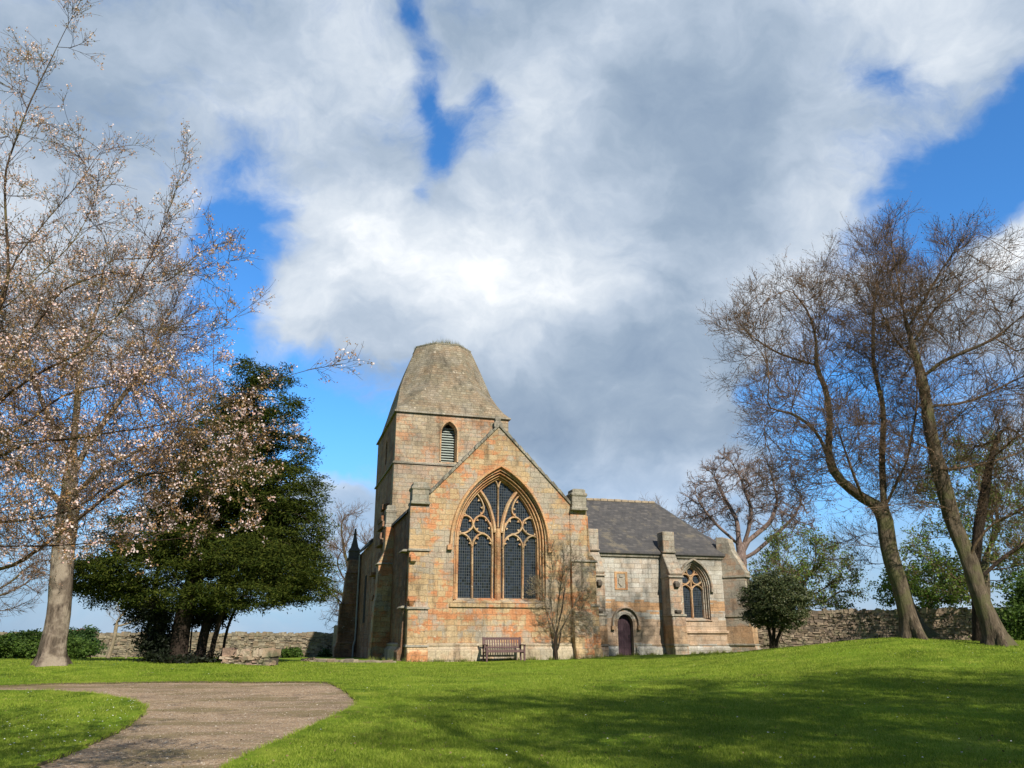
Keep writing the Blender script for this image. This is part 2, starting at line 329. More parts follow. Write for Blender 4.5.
def leaded(name, cw, ch, base=(.012, .016, .022)):
    m, t, b = newmat(name); c = t.n('ShaderNodeTexCoord').outputs['Object']; s = t.n('ShaderNodeSeparateXYZ'); t.l(c, s.inputs[0])
    cb = t.n('ShaderNodeCombineXYZ'); t.l(s.outputs[0], cb.inputs[0]); t.l(s.outputs[2], cb.inputs[1])
    bk = t.n('ShaderNodeTexBrick', offset=0, inp={'Color1': (0, 0, 0, 1), 'Color2': (1, 1, 1, 1), 'Mortar': (0, 0, 0, 1), 'Scale': 1, 'Mortar Size': .007, 'Brick Width': cw, 'Row Height': ch, 'Mortar Smooth': .2})
    t.l(cb.outputs[0], bk.inputs['Vector'])
    k = t.ramp(bk.outputs[0], [(0, base), (.5, tuple(x * 1.6 for x in base)), (1, tuple(x * .6 for x in base))])
    k = t.mix(t.m('MULTIPLY', bk.outputs['Fac'], .9), k, (.07, .08, .085)); t.l(k, b.inputs['Base Color'])
    t.l(t.ramp(bk.outputs['Fac'], [(0, .07), (1, .6)]), b.inputs['Roughness']); b.inputs['Specular IOR Level'].default_value = .35
    wn = t.n('ShaderNodeTexWhiteNoise', noise_dimensions='3D'); t.l(t.vm('FLOOR', t.vm('MULTIPLY', cb.outputs[0], (1 / cw, 1 / ch, 1))), wn.inputs['Vector'])
    geo = t.n('ShaderNodeNewGeometry'); tilt = t.vm('SCALE', t.vm('SUBTRACT', wn.outputs['Color'], (.5, .5, .5)), scale=.16); rip = t.vm('SCALE', t.vm('SUBTRACT', t.noise(c, 3.5, 3, .5, 'Color'), (.5, .5, .5)), scale=.25)
    t.l(t.vm('NORMALIZE', t.vm('ADD', geo.outputs['Normal'], t.vm('ADD', tilt, rip))), b.inputs['Normal'])
    return m
M_glass = leaded('leaded_glass', .10, .125)
M_louvre = simple('louvre_slat', (.30, .34, .31), .7, .2, 5)
M_door = simple('painted_door', (.062, .036, .045), .6, .25, 20, .3)
M_iron = simple('iron', (.03, .03, .032), .6, .2, 10)
M_pipe = simple('grey_pipe', (.30, .29, .28), .6, .15, 4)
M_void = simple('dark_recess', (.02, .018, .016), 1, .2, 4)
M_bench = simple('bench_wood', (.115, .068, .068), .65, .3, 14, .2)
M_panel = simple('carved_panel', (.30, .27, .22), .9, .45, 22, .8)

# lawn material
M_lawn, t, b = newmat('lawn'); c = t.n('ShaderNodeTexCoord').outputs['Object']
a = t.noise(c, 1.1, 6, .62); a2 = t.noise(c, 7, 5, .7); a3 = t.noise(c, .22, 3, .5); a4 = t.noise(c, 90, 3, .7)
k = t.ramp(a, [(.28, (.085, .155, .014)), (.5, (.16, .24, .022)), (.72, (.30, .33, .05))])
k = t.mix(1.0, k, t.ramp(a2, [(.25, .72), (.55, 1.0), (.8, 1.3)]), 'MULTIPLY')
k = t.mix(t.smooth(a3, .5, .7), k, (.15, .235, .02)); k = t.mix(1.0, k, t.ramp(t.noise(c, .55, 5, .6), [(.3, .62), (.5, 1.0), (.7, 1.25)]), 'MULTIPLY'); k = t.mix(1.0, k, t.ramp(a4, [(.25, .45), (.5, 1.0), (.8, 1.6)]), 'MULTIPLY')
k = t.mix(t.m('MULTIPLY', t.smooth(t.noise(c, 2.4, 4, .6), .60, .72), .75), k, (.19, .165, .06))
t.l(k, b.inputs['Base Color']); b.inputs['Roughness'].default_value = 1; b.inputs['Specular IOR Level'].default_value = .05
bp = t.n('ShaderNodeBump', inp={'Strength': .8, 'Distance': .04}); t.l(t.m('ADD', a4, t.m('MULTIPLY', a2, .8)), bp.inputs['Height']); t.l(bp.outputs[0], b.inputs['Normal'])
def leafmat(name, cols, trans=.35, rough=.6, spec=.25):
    m, t, b = newmat(name); g = t.n('ShaderNodeNewGeometry')
    k = t.ramp(g.outputs['Random Per Island'], [(i / max(1, len(cols) - 1), c_) for i, c_ in enumerate(cols)])
    t.l(k, b.inputs['Base Color']); b.inputs['Roughness'].default_value = rough; b.inputs['Specular IOR Level'].default_value = spec
    if trans:
        tr = t.n('ShaderNodeBsdfTranslucent'); t.l(k, tr.inputs[0]); mx = t.n('ShaderNodeMixShader', inp={0: trans})
        t.l(b.outputs[0], mx.inputs[1]); t.l(tr.outputs[0], mx.inputs[2]); t.l(mx.outputs[0], m.node_tree.nodes['Material Output'].inputs[0])
    return m
M_blade = leafmat('grass_blade', [(.12, .19, .016), (.22, .30, .03), (.33, .37, .07), (.15, .23, .02), (.27, .33, .045)], .3, .7, .1)
M_gravel, t, b = newmat('gravel'); c = t.n('ShaderNodeTexCoord').outputs['Object']
vo = t.n('ShaderNodeTexVoronoi', inp={'Scale': 42}); t.l(c, vo.inputs['Vector']); vs_ = t.n('ShaderNodeSeparateXYZ'); t.l(vo.outputs['Color'], vs_.inputs[0])
k = t.ramp(vs_.outputs[0], [(0, (.18, .128, .082)), (.4, (.30, .205, .122)), (.7, (.34, .24, .148)), (.95, (.40, .30, .20)), (1, (.55, .50, .42))])
k = t.mix(1.0, k, t.ramp(t.noise(c, 1.3, 6, .65), [(.3, .62), (.55, 1.0), (.8, 1.2)]), 'MULTIPLY')
k = t.mix(t.m('MULTIPLY', t.smooth(t.noise(t.vm('MULTIPLY', c, (.35, 1.2, 1)), .9, 5, .7), .47, .60), .8), k, (.15, .115, .045))
k = t.mix(t.m('MULTIPLY', t.smooth(t.noise(t.vm('MULTIPLY', c, (.7, 1.6, 1)), 2.2, 6, .75), .56, .66), .7), k, (.085, .06, .045))
t.l(k, b.inputs['Base Color']); b.inputs['Roughness'].default_value = .95
bp = t.n('ShaderNodeBump', inp={'Strength': .7, 'Distance': .02}); t.l(t.m('ADD', t.m('MULTIPLY', vo.outputs['Distance'], -1), t.noise(c, 12, 4)), bp.inputs['Height']); t.l(bp.outputs[0], b.inputs['Normal'])
M_soil = simple('soil', (.10, .085, .045), 1, .3, 10, .5)
def bark(name, c0, c1, moss=None, sc=1.0):
    m, t, b = newmat(name); c = t.n('ShaderNodeTexCoord').outputs['Object']; v = t.vm('MULTIPLY', c, (1, 1, .22))
    n1 = t.noise(v, 16 * sc, 6, .7); n2 = t.noise(c, 2.2, 5, .6)
    k = t.ramp(n1, [(.36, tuple(x * .38 for x in c0)), (.5, c0), (.66, c1)])
    k = t.mix(t.m('MULTIPLY', t.smooth(n2, .42, .62), .6), k, tuple((x + y) * .36 for x, y in zip(c0, c1)))
    if moss: k = t.mix(t.m('MULTIPLY', t.smooth(t.noise(c, 1.6, 4, .6), .45, .62), .75), k, moss)
    t.l(k, b.inputs['Base Color']); b.inputs['Roughness'].default_value = .95; b.inputs['Specular IOR Level'].default_value = .1
    bp = t.n('ShaderNodeBump', inp={'Strength': 1.0, 'Distance': .07}); t.l(n1, bp.inputs['Height']); t.l(bp.outputs[0], b.inputs['Normal'])
    return m
B_syc = bark('sycamore_bark', (.13, .10, .078), (.25, .20, .155), (.34, .28, .22), .5); B_twig = bark('twig_bark', (.16, .106, .068), (.25, .172, .115))
B_brn = bark('brown_bark', (.10, .078, .055), (.185, .145, .105), (.10, .10, .045), .6); B_oak = bark('pinkish_bark', (.20, .145, .125), (.32, .24, .21))
B_dark = bark('dark_bark', (.035, .026, .02), (.06, .045, .035)); B_pale = bark('pale_twig', (.26, .21, .145), (.36, .30, .22)); B_cherry = bark('cherry_bark', (.10, .068, .05), (.20, .14, .095), (.17, .15, .06))
L_bud = leafmat('twig_bud', [(.17, .10, .07), (.24, .15, .10), (.13, .085, .06)], 0, .8)
L_yew = leafmat('yew_needle', [(.011, .022, .004), (.032, .048, .007), (.085, .095, .015), (.02, .033, .005), (.048, .062, .009)], .15, .8, .08)
L_holly = leafmat('holly_leaf', [(.022, .042, .016), (.045, .062, .02), (.075, .085, .03), (.10, .105, .045)], .1, .5, .3)
L_fresh = leafmat('fresh_leaf', [(.10, .19, .02), (.16, .25, .03), (.21, .27, .045), (.08, .15, .02)], .4)
L_olive = leafmat('olive_leaf', [(.13, .145, .05), (.17, .18, .065), (.09, .13, .035), (.20, .16, .09)], .4)
L_mid = leafmat('mid_leaf', [(.07, .13, .018), (.12, .20, .03), (.18, .25, .05)], .4); L_bush = leafmat('bush_leaf', [(.03, .065, .01), (.06, .11, .016), (.095, .15, .025)], .3); L_dbush = leafmat('dark_bush_leaf', [(.015, .04, .01), (.03, .07, .015), (.05, .09, .02)], .2)
L_blossom = leafmat('blossom', [(.74, .50, .47), (.84, .66, .63), (.84, .76, .74), (.64, .38, .35)], .3, .7); L_young = leafmat('young_leaf', [(.40, .20, .08), (.48, .27, .12), (.32, .22, .08), (.55, .33, .20)], .35)
M_rub = simple('rubble', (.30, .25, .19), .95, .5, 3.5, .6)

# ------------------------------------------------------------------ ground, path
def axis(lo, hi, fine, far):
    a = list(np.arange(lo, hi + .001, fine)); s = fine
    x = hi
    while x < far: s *= 1.3; x += s; a.append(x)
    s = fine; x = lo
    while x > -far: s *= 1.3; x -= s; a.insert(0, x)
    return np.array(a)
XS = np.unique(np.concatenate([axis(-34, 34, .5, 900), np.arange(-16, 0, .25)])); YS = np.unique(np.concatenate([axis(-18, 68, .5, 900), np.arange(8, 26, .25)]))
pth_px = [(220, 768), (265, 747), (310, 728), (340, 714), (356, 706), (358, 702), (352, 696), (345, 690), (335, 685), (326, 682), (250, 682), (125, 682.5), (60, 684), (0, 686.5)]
inn_px = [(0, 691), (50, 691.5), (100, 695), (130, 700), (145, 706), (141, 715), (128, 725), (108, 736), (84, 747), (60, 757), (30, 768)]
outer = [ground(*q) for q in pth_px]; inner = [ground(*q) for q in inn_px]
pA, pB = outer[0], outer[1]; dA = (pA[0] - pB[0], pA[1] - pB[1])
start = [(-1.2, 3), (-1.6, 8)]                      # the path goes on beneath and behind the viewer
poly = start + outer + [(-30, outer[-1][1] - .5), (-30, inner[0][1] - .6)] + inner + [(-5.6, 7.5), (-5.0, 3), (-4.5, -8), (-1.0, -8)]
PX = np.array(poly)
def inside(x, y):
    x = np.asarray(x); y = np.asarray(y); r = np.zeros(x.shape, bool); j = len(PX) - 1
    for i in range(len(PX)):
        xi, yi = PX[i]; xj, yj = PX[j]
        cnd = ((yi > y) != (yj > y)) & (x < (xj - xi) * (y - yi) / (yj - yi + 1e-12) + xi); r ^= cnd; j = i
    return r
GX, GY = np.meshgrid(XS, YS); GZ = H(GX, GY); INS = inside(GX, GY)
def grid_mesh(name, Z, mask, mat):
    ny, nx = GX.shape; idx = np.arange(nx * ny).reshape(ny, nx)
    q = np.stack([idx[:-1, :-1], idx[:-1, 1:], idx[1:, 1:], idx[1:, :-1]], -1)
    if mask is not None: q = q[mask]
    q = q.reshape(-1, 4); used, inv = np.unique(q, return_inverse=True)
    V = np.stack([GX.ravel(), GY.ravel(), Z.ravel()], -1)[used]
    return fast_mesh(name, V, inv.reshape(-1, 4), mat, smooth=True)
lawn = grid_mesh('lawn', GZ - .14 * INS, None, M_lawn); props(lawn, 'mown green lawn rising towards the church', kind='structure')
anyin = INS[:-1, :-1] | INS[1:, :-1] | INS[:-1, 1:] | INS[1:, 1:]
path = grid_mesh('gravel_path', GZ - .035, anyin, M_gravel); props(path, 'brown gravel path curving round the lawn', kind='structure')
# turf edge: a strip of lawn with a cut soil side
pts = []
for i in range(len(PX)):
    a, b2 = PX[i], PX[(i + 1) % len(PX)]; n = max(1, int(np.hypot(*(b2 - a)) / .2))
    for k_ in range(n): pts.append(a + (b2 - a) * k_ / n)
pts = np.array(pts); pts = (np.roll(pts, 1, 0) + pts * 2 + np.roll(pts, -1, 0)) / 4; pts += RNG.normal(0, .02, pts.shape)
tan = np.roll(pts, -1, 0) - np.roll(pts, 1, 0); tan /= np.linalg.norm(tan, axis=1)[:, None]; nrm = np.stack([tan[:, 1], -tan[:, 0]], -1)
if inside(np.array([pts[5][0] + nrm[5][0] * .1]), np.array([pts[5][1] + nrm[5][1] * .1]))[0]: nrm = -nrm
out = pts + nrm * .5; mid = pts + nrm * .08
zi = H(pts[:, 0], pts[:, 1]); zo = H(out[:, 0], out[:, 1]); zm = H(mid[:, 0], mid[:, 1]); n = len(pts); ii = np.arange(n); jj = (ii + 1) % n
V = np.concatenate([np.c_[pts, zi + .012], np.c_[mid, zm + .028], np.c_[out, zo - .01]]); T = np.concatenate([np.c_[ii, jj, jj + n, ii + n], np.c_[ii + n, jj + n, jj + 2 * n, ii + 2 * n]])
props(fast_mesh('lawn_edge', V, T, M_lawn, smooth=True), 'grass verge along the gravel path', kind='structure')
V = np.concatenate([np.c_[pts, zi + .012], np.c_[pts - nrm * .015, zi - .08]]); T = np.c_[ii, ii + n, jj + n, jj]
props(fast_mesh('path_edging', V, T, M_soil), 'cut soil edge of the lawn beside the path', kind='structure')

# grass blades
def in_frame(x, y, z, mx=30, my=30):
    d = y * cp + (z - CZ) * sp; u = -y * sp + (z - CZ) * cp
    px = 512 + F * x / np.maximum(d, .01); py = 384 - F * u / np.maximum(d, .01)
    return (d > 0) & (px > -mx) & (px < 1024 + mx) & (py > -my) & (py < 768 + my * 3)
N = 620000; yy = 8.5 * (34 / 8.5) ** RNG.random(N); xx = (RNG.random(N) - .5) * 1.42 * yy
ok = ~inside(xx, yy); xx, yy = xx[ok], yy[ok]; zz = H(xx, yy); ok = in_frame(xx, yy, zz); xx, yy, zz = xx[ok], yy[ok], zz[ok]; n = len(xx)
keep = RNG.random(n) < np.clip(.78 + .5 * np.sin(xx * .9 + 1.7 * np.sin(yy * .5)) * np.sin(yy * .8 + 1.3 * np.sin(xx * .45 + 2)), .3, 1); xx, yy, zz = xx[keep], yy[keep], zz[keep]; n = len(xx)
cl = np.sin(xx * 2.1 + np.sin(yy * 1.3) * 2) * np.sin(yy * 1.7 + np.sin(xx * .9) * 2)
hh = RNG.uniform(.022, .05, n) * (1 + .25 * cl); ang = RNG.uniform(0, math.tau, n); ww = .0028 + .00022 * yy; lean = RNG.normal(0, .022, (n, 2))
b0 = np.c_[xx - np.cos(ang) * ww, yy - np.sin(ang) * ww, zz - .006]; b1_ = np.c_[xx + np.cos(ang) * ww, yy + np.sin(ang) * ww, zz - .006]; tp = np.c_[xx + lean[:, 0], yy + lean[:, 1], zz + hh]
V = np.stack([b0, b1_, tp], 1).reshape(-1, 3); T = np.arange(3 * n).reshape(-1, 3)
props(fast_mesh('grass', V, T, M_blade), 'short mown grass blades on the lawn', 'grass', kind='stuff')
# daisies
N = 520; yy = 9.5 * (30 / 9.5) ** RNG.random(N); xx = (RNG.random(N) - .5) * 1.3 * yy; left = RNG.random(N) < .55
xx[left] = RNG.uniform(-9.5, -5, left.sum()); yy[left] = RNG.uniform(11.5, 21, left.sum())
ok = ~inside(xx, yy); xx, yy = xx[ok], yy[ok]; zz = H(xx, yy) + .045; n = len(xx); k6 = np.arange(6) * math.tau / 6; rr = RNG.uniform(.008, .017, n)
V = np.stack([xx[:, None] + rr[:, None] * np.cos(k6), yy[:, None] + rr[:, None] * np.sin(k6), zz[:, None] + np.zeros(6) + RNG.normal(0, .003, (n, 6))], -1).reshape(-1, 3); T = np.arange(6 * n).reshape(-1, 6)
props(fast_mesh('daisies', V, T, simple('daisy_white', (.8, .8, .76), .8, .1)), 'white daisies scattered through the lawn', 'daisies', kind='stuff')
# loose pebbles on the path
N = 24000; xx = RNG.uniform(-11, -1, N); yy = RNG.uniform(9.5, 24, N); ok = inside(xx, yy); xx, yy = xx[ok], yy[ok]; zz = H(xx, yy) - .032; n = len(xx); s_ = RNG.uniform(.004, .011, n) + .012 * (RNG.random(n) < .03)
base = np.array([(1, 0, 0), (0, 1, 0), (-1, 0, 0), (0, -1, 0), (0, 0, .8)]); rot = RNG.uniform(0, 6.28, n); cr, sr = np.cos(rot), np.sin(rot)
V = np.stack([xx[:, None] + s_[:, None] * (base[:, 0] * cr[:, None] - base[:, 1] * sr[:, None]) * 1.2, yy[:, None] + s_[:, None] * (base[:, 0] * sr[:, None] + base[:, 1] * cr[:, None]), zz[:, None] + s_[:, None] * base[:, 2]], -1).reshape(-1, 3)
T = (np.arange(n)[:, None, None] * 5 + np.array([(0, 1, 4), (1, 2, 4), (2, 3, 4), (3, 0, 4)])).reshape(-1, 3)
props(fast_mesh('gravel', V, T, leafmat('pebble', [(.13, .09, .06), (.24, .17, .12), (.31, .235, .17), (.50, .44, .36)], 0, .9)), 'loose gravel stones on the path', 'gravel', kind='stuff')

# ------------------------------------------------------------------ the church (local frame: x along the front, y into depth, z up)
church = empty('church', O, TH, label='old cruciform sandstone church with truncated spire and big traceried window', cat='church')
W0, YF, YC, XR = 8.3, 0.0, 6.0, 18.5
FR = lambda y: (lambda a, b, w_: (a, y + w_, b))          # facing the front; w goes inwards
def arch(x0, x1, zs, za, n=12):                            # pointed arch from right spring over the top to left spring
    h = (x1 - x0) / 2; rise = za - zs; xm = (x0 + x1) / 2; r = (h * h + rise * rise) / (2 * h)
    a1 = math.asin(min(1, rise / r)); pr = [(x1 - r + r * math.cos(a1 * i / n), zs + r * math.sin(a1 * i / n)) for i in range(n + 1)]
    return pr + [(2 * xm - x, z) for x, z in pr[-2::-1]]
def opening(x0, x1, zb, zs, za): return [(x0, zb), (x1, zb)] + arch(x0, x1, zs, za)
def wall_box(name, x0, x1, y0, y1, z0, z1, mat): m = MB(); m.box(x0, x1, y0, y1, z0, z1); return m.build(name, mat, church, .02)

# --- south transept
op = opening(2.0, 6.22, 2.42, 5.0, 8.22)
m = MB(); m.prism([(0, -.7), (8.3, -.7), (8.3, 6.3), (7.75, 6.55), (4.02, 10.32), (.5, 6.7), (0, 6.3)], [op], FR(0), 0, .75); tw = m.build('transept_wall', M_tr, church)
m = MB(); m.box(0, .7, .75, 6, -.7, 6.2); m.build('transept_side_wall', M_red_shade, church); m = MB(); m.box(7.6, 8.3, .75, 6, -.7, 6.2); m.build('transept_side_wall', M_tr, church)
rs = (10.05 - 6.35) / 4.1
m = MB()
m.hexa([(-.12, .35, 6.14), (4.02, .35, 10.0), (4.02, 6.2, 10.0), (-.12, 6.2, 6.14)], [(-.12, .35, 6.26), (4.02, .35, 10.14), (4.02, 6.2, 10.14), (-.12, 6.2, 6.26)])
m.hexa([(8.42, .35, 6.14), (4.03, .35, 10.0), (4.03, 6.2, 10.0), (8.42, 6.2, 6.14)], [(8.42, .35, 6.26), (4.03, .35, 10.14), (4.03, 6.2, 10.14), (8.42, 6.2, 6.26)])
m.each('transept_roof', M_slate, church)
# coping: separate stones laid along the gable
for (xa, za, xb, zb) in ((.82, 7.0, 4.02, 10.36), (7.5, 6.82, 4.02, 10.36)):
    m = MB(); m2 = MB(); n = 11; dx, dz = xb - xa, zb - za; L = math.hypot(dx, dz); ux, uz = dx / L, dz / L; nx, nz_ = (-uz, ux) if dx > 0 else (uz, -ux)
    for i in range(n):
        s0, s1 = L * i / n + .012, L * (i + 1) / n; j = random.uniform(-.015, .015); e = .035
        q = lambda s, h: (xa + ux * s + nx * h, za + uz * s + nz_ * h)
        pl = [q(s0, -.05), q(s1, -.05), q(s1, .06 + e + j), q(s0, .05 + j)]
        m.prism(pl, [], FR(0), -.07, .82)
    m.build('gable_coping', M_coping, church, .015)
m = MB(); m.loft([[(4.02 + a * s, .3 + b_ * s, z) for a, b_ in ((-1, -1), (1, -1), (1, 1), (-1, 1))] for s, z in ((.2, 10.3), (.2, 10.5), (.12, 10.6), (.13, 10.72), (.05, 10.8))]); m.build('finial', M_cap, church)
# plinth and sill courses
PL = [(-.05, -.7), (.24, -.7), (.24, .40), (.10, .56), (.13, .60), (.13, .66), (-.05, .72)]
m = MB(); m.run((.9, 0), (7.35, 0), PL); m.run((0, 5.0), (0, .3), PL); m.each('plinth', M_pl, church)
m = MB(); m.prism([(1.85, 2.18), (6.4, 2.18), (6.4, 2.34), (1.85, 2.34)], [], FR(0), -.07, .02); m.hexa([(2.0, .02, 2.34), (6.22, .02, 2.34), (6.22, .62, 2.42), (2.0, .62, 2.42)], [(2.0, -.06, 2.36), (6.22, -.06, 2.36), (6.22, .62, 2.62), (2.0, .62, 2.62)]); m.build('window_sill', M_tr, church)

# --- the great window
GY = .42
win = bpy.data.objects.new('window', None); COL.objects.link(win); win.parent = church
m = MB(); m.prism(opening(1.9, 6.3, 2.4, 5.0, 8.3), [], FR(GY + .1), 0, .04); m.build('glass', M_glass, win)
m = MB()                                                     # moulded jambs, three orders stepping inwards
for (ins, y0, hw) in ((.07, .10, .07), (.17, .22, .06), (.25, .34, .07)):
    pr = [(6.22 - ins, 2.5)] + arch(2.0 + ins, 6.22 - ins, 5.0, 8.22 - ins * 1.15) + [(2.0 + ins, 2.5)]; m.bar(pr, hw, FR(0), y0, .74)
m.each('moulding', M_orange, win)
m = MB(); pr = arch(1.86, 6.36, 4.85, 8.42, 16); m.bar([(6.42, 4.72)] + pr + [(1.80, 4.72)], .075, FR(0), -.14, .05, .6)
for x in (1.80, 6.42): m.box(x - .11, x + .11, -.17, .02, 4.58, 4.78)
m.each('hood_mould', M_orange, win)
def T(X, Y):                                                 # enlarged-photograph coordinates -> metres on the tracery plane
    r = ray(450 + X / 5.12, 460 + Y / 5.12); k = (GY + O.dot(ey)) / (r.x * ey.x + r.y * ey.y)
    return (r.x * k - O.x) * ex.x + (r.y * k - O.y) * ex.y, CZ + r.z * k - O.z
def spline(p, n=5):
    o = []; p = [p[0]] + list(p) + [p[-1]]
    for i in range(1, len(p) - 2):
        for k in range(n):
            t = k / n; o.append(tuple(.5 * ((2 * p[i][c]) + (-p[i - 1][c] + p[i + 1][c]) * t + (2 * p[i - 1][c] - 5 * p[i][c] + 4 * p[i + 1][c] - p[i + 2][c]) * t * t + (-p[i - 1][c] + 3 * p[i][c] - 3 * p[i + 1][c] + p[i + 2][c]) * t ** 3) for c in (0, 1)))
    return o + [p[-2]]
XM = 4.11; c0 = T(262, 700)[0]
def tr(l): return spline([(a - c0 + XM, b_) for a, b_ in (T(*q) for q in l)])
half = [  # (points, half width)
    ([(132, 722), (132, 600), (132, 440)], .052),
    ([(30, 450), (42, 405), (62, 384), (85, 378), (108, 392), (124, 418), (132, 450)], .05),
    ([(132, 450), (140, 415), (160, 388), (185, 378), (212, 392), (230, 420), (238, 455)], .05),
    ([(40, 396), (70, 380), (105, 370), (128, 352), (136, 330), (128, 303), (105, 286), (80, 290), (58, 310)], .048),
    ([(196, 378), (170, 372), (148, 355), (138, 330), (148, 303), (168, 288), (195, 292), (216, 318), (232, 352)], .048),
    ([(66, 300), (84, 280), (94, 255), (96, 225), (112, 192), (140, 168)], .045),
    ([(105, 286), (90, 272), (86, 262)], .04),
    ([(168, 288), (188, 268), (190, 240), (178, 205), (158, 175)], .045),
    ([(234, 722), (234, 600), (236, 440), (232, 360), (224, 320)], .05),
    ([(246, 372), (242, 330), (230, 278), (212, 225), (186, 180), (156, 140)], .085),
    ([(36, 722), (38, 560), (38, 440)], .05)]
m = MB(); mg = MB(); cus = MB()
for l, hw in half:
    p = tr(l); tgt = m
    for q in (p, [(2 * XM - a, b_) for a, b_ in p]): m.bar(q, hw, FR(0), GY - (.1 if hw > .08 else .03), GY + .12)
# cusps inside the lights and loops
def cusp(X, Y, dx, dy, s=.10):
    a, b_ = T(X, Y); a += XM - c0
    for sg in (1, -1):
        aa = a if sg == 1 else 2 * XM - a; d = Vector((dx * sg, dy)).normalized(); p = Vector((-d.y, d.x))
        v = Vector((aa, b_)); cus.prism([tuple(v - p * .06), tuple(v + d * s), tuple(v + p * .06)], [], FR(0), GY, GY + .07)
for c_ in [(60, 398, .7, -.9), (112, 398, -.7, -.9), (158, 398, .7, -.9), (214, 398, -.7, -.9), (52, 425, 1, -.2), (124, 425, -1, -.2), (146, 425, 1, -.2), (228, 425, -1, -.2),
           (74, 300, .6, -1), (124, 310, -.9, -.4), (70, 372, .3, 1), (122, 358, -.7, .5), (156, 305, .8, -.5), (204, 305, -.6, -.9), (155, 355, .7, .6), (222, 350, -.9, .2),
           (98, 245, .9, .1), (184, 245, -.9, .1), (118, 200, .7, -.6), (168, 205, -.8, -.6), (88, 275, .9, .5), (180, 275, -.7, .8)]: cusp(*c_)
cm = MB(); cm.bar(tr([(262, 722), (262, 560), (262, 352)]), .135, FR(0), GY - .14, GY + .12); cm.build('mullion', M_orange, win)
p = tr([(257, 345), (257, 250), (257, 130)]); m.bar([(XM, b_) for a, b_ in p], .042, FR(0), GY - .03, GY + .12)
for sg in (1, -1):
    q = tr([(257, 150), (250, 118), (236, 102), (214, 104)]); q = [(XM + (a - q[0][0]) * sg, b_) for a, b_ in q]; m.bar(q, .04, FR(0), GY - .03, GY + .12)
m.build('tracery', M_tracery, win); cus.each('cusp', M_tracery, win)

# --- buttresses
def niche(m_c, m_v, x, y, z0, z1, w=.36, dirn=(0, -1)):
    """statue niche: dark recess with a hood above and a corbel below, on a face looking along dirn"""
    d = Vector((dirn[0], dirn[1])).normalized(); p = Vector((-d.y, d.x)); c = Vector((x, y))
    P = lambda a, o_, z: (*(c + p * a + d * o_), z)
    m_v.hexa([P(-w * .33, .004, z0 + .12), P(w * .33, .004, z0 + .12), P(w * .33, .012, z0 + .12), P(-w * .33, .012, z0 + .12)], [P(-w * .33, .004, z1 - .22), P(w * .33, .004, z1 - .22), P(w * .33, .012, z1 - .22), P(-w * .33, .012, z1 - .22)])
    for (zz, prof) in ((z1, [(0, .55), (-.12, 1.0), (-.3, .85), (-.36, .45)]), (z0, [(.02, .9), (-.06, 1.05), (-.17, .75), (-.30, .3)])):
        m_c.loft([[P(-w / 2 * s, -.02, zz + dz), P(-w / 3 * s, .20 * s, zz + dz), P(w / 3 * s, .20 * s, zz + dz), P(w / 2 * s, -.02, zz + dz)] for dz, s in prof[::-1]])
def prof_buttress(name, org, d, w, prof, mat, steps, nich=None, pin=None, capm=None):
    """org: foot centre at the wall, d: outward direction, prof: [(z, projection)...] rising"""
    d = Vector(d).normalized(); p = Vector((-d.y, d.x)); c = Vector(org)
    P = lambda a, o_, z: (*(c + p * a + d * o_), z)
    m = MB(); m.prism([(o_, z) for o_, z in [(-.35, prof[0][0])] + [(b_, a) for a, b_ in prof] + [(-.35, prof[-1][0])]], [], lambda a, b_, t_: P(t_, a, b_), -w / 2, w / 2)
    o = m.build(name, mat, church, .035)
    m = MB()
    for (z, pj, th) in steps:                               # projecting drip stones
        m.hexa([P(-w / 2 - .06, -.1, z), P(w / 2 + .06, -.1, z), P(w / 2 + .06, pj + .08, z), P(-w / 2 - .06, pj + .08, z)], [P(-w / 2 - .04, -.1, z + th), P(w / 2 + .04, -.1, z + th), P(w / 2 + .04, pj, z + th), P(-w / 2 - .04, pj, z + th)])
    m.each('drip_stone', capm or M_cap, o, .015)
    if nich:
        a = MB(); b2 = MB()
        for (off, z0, z1) in nich: q = P(0, off, 0); niche(a, b2, q[0], q[1], z0, z1, w * .52, (d.x, d.y))
        a.each('niche', M_dark, o); None
    if pin:
        z, h, s, o_ = pin; m = MB(); r = lambda q, zz: [P(-q, o_ - q, zz), P(q, o_ - q, zz), P(q, o_ + q, zz), P(-q, o_ + q, zz)]
        m.loft([r(s * 1.15, z), r(s * 1.15, z + .1), r(s, z + .16), r(s, z + h * .62), r(s * 1.12, z + h * .68), r(s * 1.12, z + h * .76), r(s * .92, z + h * .82), r(s * .9, z + h * .95), r(s * .6, z + h)])
        m.build('pinnacle', M_cap, o, .02)
    return o
FP = lambda pr, a=.25: [(-.7, pr + a), (.35, pr + a), (.55, pr + .06)]
# south-west corner of the transept
prof_buttress('buttress', (.42, 0), (0, -1), .86, FP(.55, .22) + [(2.0, .55), (2.2, .42), (4.4, .42), (4.6, .22), (6.25, .22), (6.5, .12)], M_tr, [(.55, .6, .1), (2.05, .55, .1), (4.45, .42, .1)], pin=(6.48, 1.0, .37, -.12))
o_ = prof_buttress('buttress', (0, .42), (-1, 0), .86, FP(.12, .2) + [(2.0, .12), (2.15, .06), (6.2, .02)], M_red_shade, [(2.1, .2, .1), (4.45, .22, .1)])  # unlit west face, its shade painted by the darker stone colour
a = MB(); b2 = MB(); niche(a, b2, .14, -.42, 2.45, 4.3, .36, (0, -1)); a.each('niche', M_tr, o_); None
